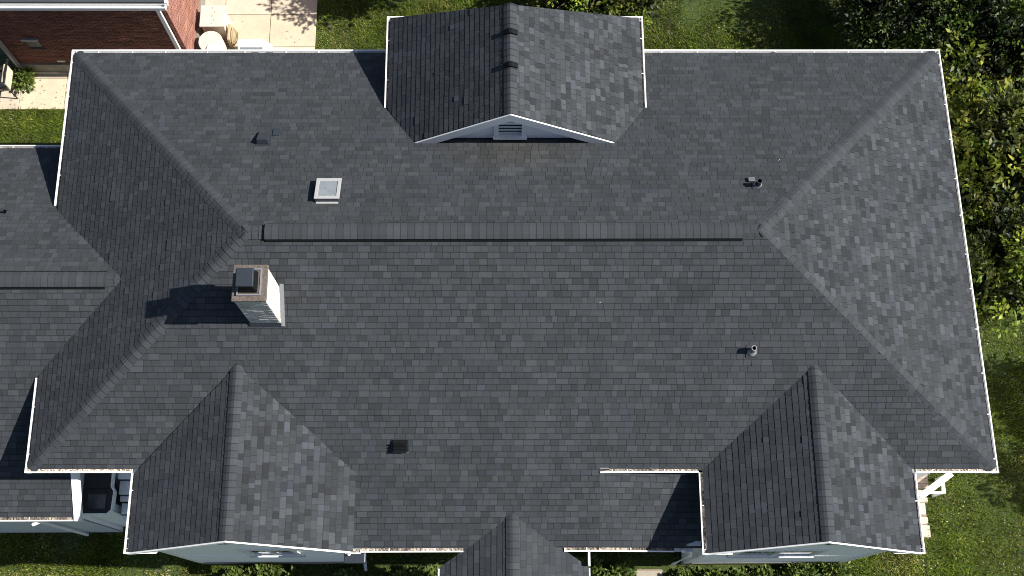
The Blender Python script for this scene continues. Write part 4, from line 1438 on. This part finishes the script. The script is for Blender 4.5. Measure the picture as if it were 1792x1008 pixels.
def blocked(x, y):
    b = (x > -7.1) & (x < 4.62) & (y > 10.78)
    b |= (x > .4) & (x < 19.6) & (y > .4) & (y < 9.35)
    b |= (x > 2.6) & (x < 6.45) & (y > -1.45) & (y < 1)
    b |= (x > 14.2) & (x < 17.98) & (y > -1.5) & (y < 1)
    b |= (x > 6.2) & (x < 14.4) & (y > -1.1) & (y < 1)
    b |= (x > 13.06) & (x < 13.76) & (y < -1.5)
    b |= (x > 18.0) & (x < 20.40) & (y > -.86) & (y < 1.0)
    b |= (x > 7.5) & (x < 12.7) & (y > 9) & (y < 10)
    b |= (x < .56) & (y > -.45) & (y < 7.45)
    return b


zones = [(-4.5, 7.4, .6, 10.8, 1100), (4.6, 9.4, 22.5, 14.8, 900), (19.5, -3.2, 24.6, 9.5, 900), (-4.5, -3.2, 20, -.3, 1000)]
GV, GF, GC = [], [], []
base_i = 0
for q, (x0, y0, x1, y1, den) in enumerate(zones):
    n = int((x1 - x0) * (y1 - y0) * den * 1.6)
    g = np.random.default_rng(300 + q)
    x = g.uniform(x0, x1, n)
    y = g.uniform(y0, y1, n)
    nz = vnoise(x, y, 3.2, 5)
    keep = ~blocked(x, y) & (g.uniform(0, 1, n) < np.clip(1.0 - .75 * (nz - .45), .07, 1))
    # planting bed of bare soil along the front wall
    bed = (y < -1.3) & (y > -2.2) & (x > 3.0) & (x < 18.2)
    keep &= ~(bed & (g.uniform(0, 1, n) < .8))
    # worn patch by the link porch
    keep &= ~(((x - 1.2) ** 2 / .8 + (y + 1.9) ** 2 / .6 < 1) & (g.uniform(0, 1, n) < .75))
    x, y, nz = x[keep], y[keep], nz[keep]
    n = len(x)
    a = g.uniform(0, 6.283, n)
    L_ = g.uniform(.05, .13, n) * (1 + .3 * vnoise(x, y, 1.5, 8))
    lean = g.uniform(.2, .95, n)
    w = g.uniform(.006, .013, n)
    bx, by = np.cos(a), np.sin(a)
    p0 = np.stack([x - by * w, y + bx * w, np.full(n, G)], 1)
    p1 = np.stack([x + by * w, y - bx * w, np.full(n, G)], 1)
    p2 = np.stack([x + bx * L_ * lean, y + by * L_ * lean, G + L_ * np.sqrt(1 - lean ** 2 * .9)], 1)
    GV.append(np.stack([p0, p1, p2], 1).reshape(-1, 3))
    GF.append(base_i + np.arange(n * 3).reshape(-1, 3))
    base_i += n * 3
    pal = np.array([[.080, .122, .010], [.115, .162, .012], [.165, .195, .022], [.048, .082, .006], [.22, .21, .055], [.32, .28, .12]])
    pr = g.uniform(0, 1, n) + .14 * (vnoise(x, y, 2.3, 9)) + np.where((y < -1.6) & (x < 3.2), .22, 0)
    ix = np.digitize(pr, [.26, .52, .70, .86, .965])
    GC.append(pal[ix] * g.uniform(.75, 1.25, (n, 1)) * (1 + .24 * vnoise(x, y, 1.1, 4) + .22 * vnoise(x, y, 6.0, 14))[:, None])
np_mesh('grass', np.concatenate(GV), np.concatenate(GF), np.clip(np.concatenate(GC), 0, 1), M['grass'], kind='stuff')

# fallen leaves, clover heads and dry scraps
g = np.random.default_rng(77)
n = 2200
x = np.concatenate([g.uniform(-4.5, 24, n // 2), g.uniform(19.6, 24.5, n // 4), g.uniform(4.7, 20, n - n // 2 - n // 4)])
y = np.concatenate([g.uniform(-3, -.4, n // 2), g.uniform(-3, 9, n // 4), g.uniform(10, 14.6, n - n // 2 - n // 4)])
keep = ~blocked(x, y) & (g.uniform(0, 1, n) < np.clip(.5 + .5 * vnoise(x, y, 2.0, 21), .08, 1))
px_, py_ = g.uniform(-4.2, -1.5, 90), 10.85 + np.abs(g.normal(0, .5, 90))
qx, qy = g.uniform(1.6, 4.55, 60), g.uniform(11.5, 14.5, 60)
on_slab = np.concatenate([np.zeros(keep.sum(), bool), np.ones(150, bool)])
x = np.concatenate([x[keep], px_, qx])
y = np.concatenate([y[keep], py_, qy])
n = len(x)
a = g.uniform(0, 6.28, n)
s = g.uniform(.010, .028, n)
z = np.where(on_slab, G + .045, G + .05 + g.uniform(0, .05, n))
tl = g.uniform(-.4, .4, (n, 2))
pts = []
for du, dv in ((-1, 0), (0, -.55), (1, 0), (0, .55)):
    ox = (np.cos(a) * du - np.sin(a) * dv) * s
    oy = (np.sin(a) * du + np.cos(a) * dv) * s
    pts.append(np.stack([x + ox, y + oy, z + ox * tl[:, 0] + oy * tl[:, 1] + .008], 1))
v = np.stack(pts, 1).reshape(-1, 3)
f = np.arange(n * 4).reshape(-1, 4)
pal = np.array([[.34, .29, .19], [.26, .19, .10], [.40, .38, .30], [.18, .12, .06], [.26, .28, .10]])
np_mesh('fallen_leaves', v, f, pal[g.integers(0, 5, n)] * g.uniform(.7, 1.2, (n, 1)), M['fallen'], kind='stuff')
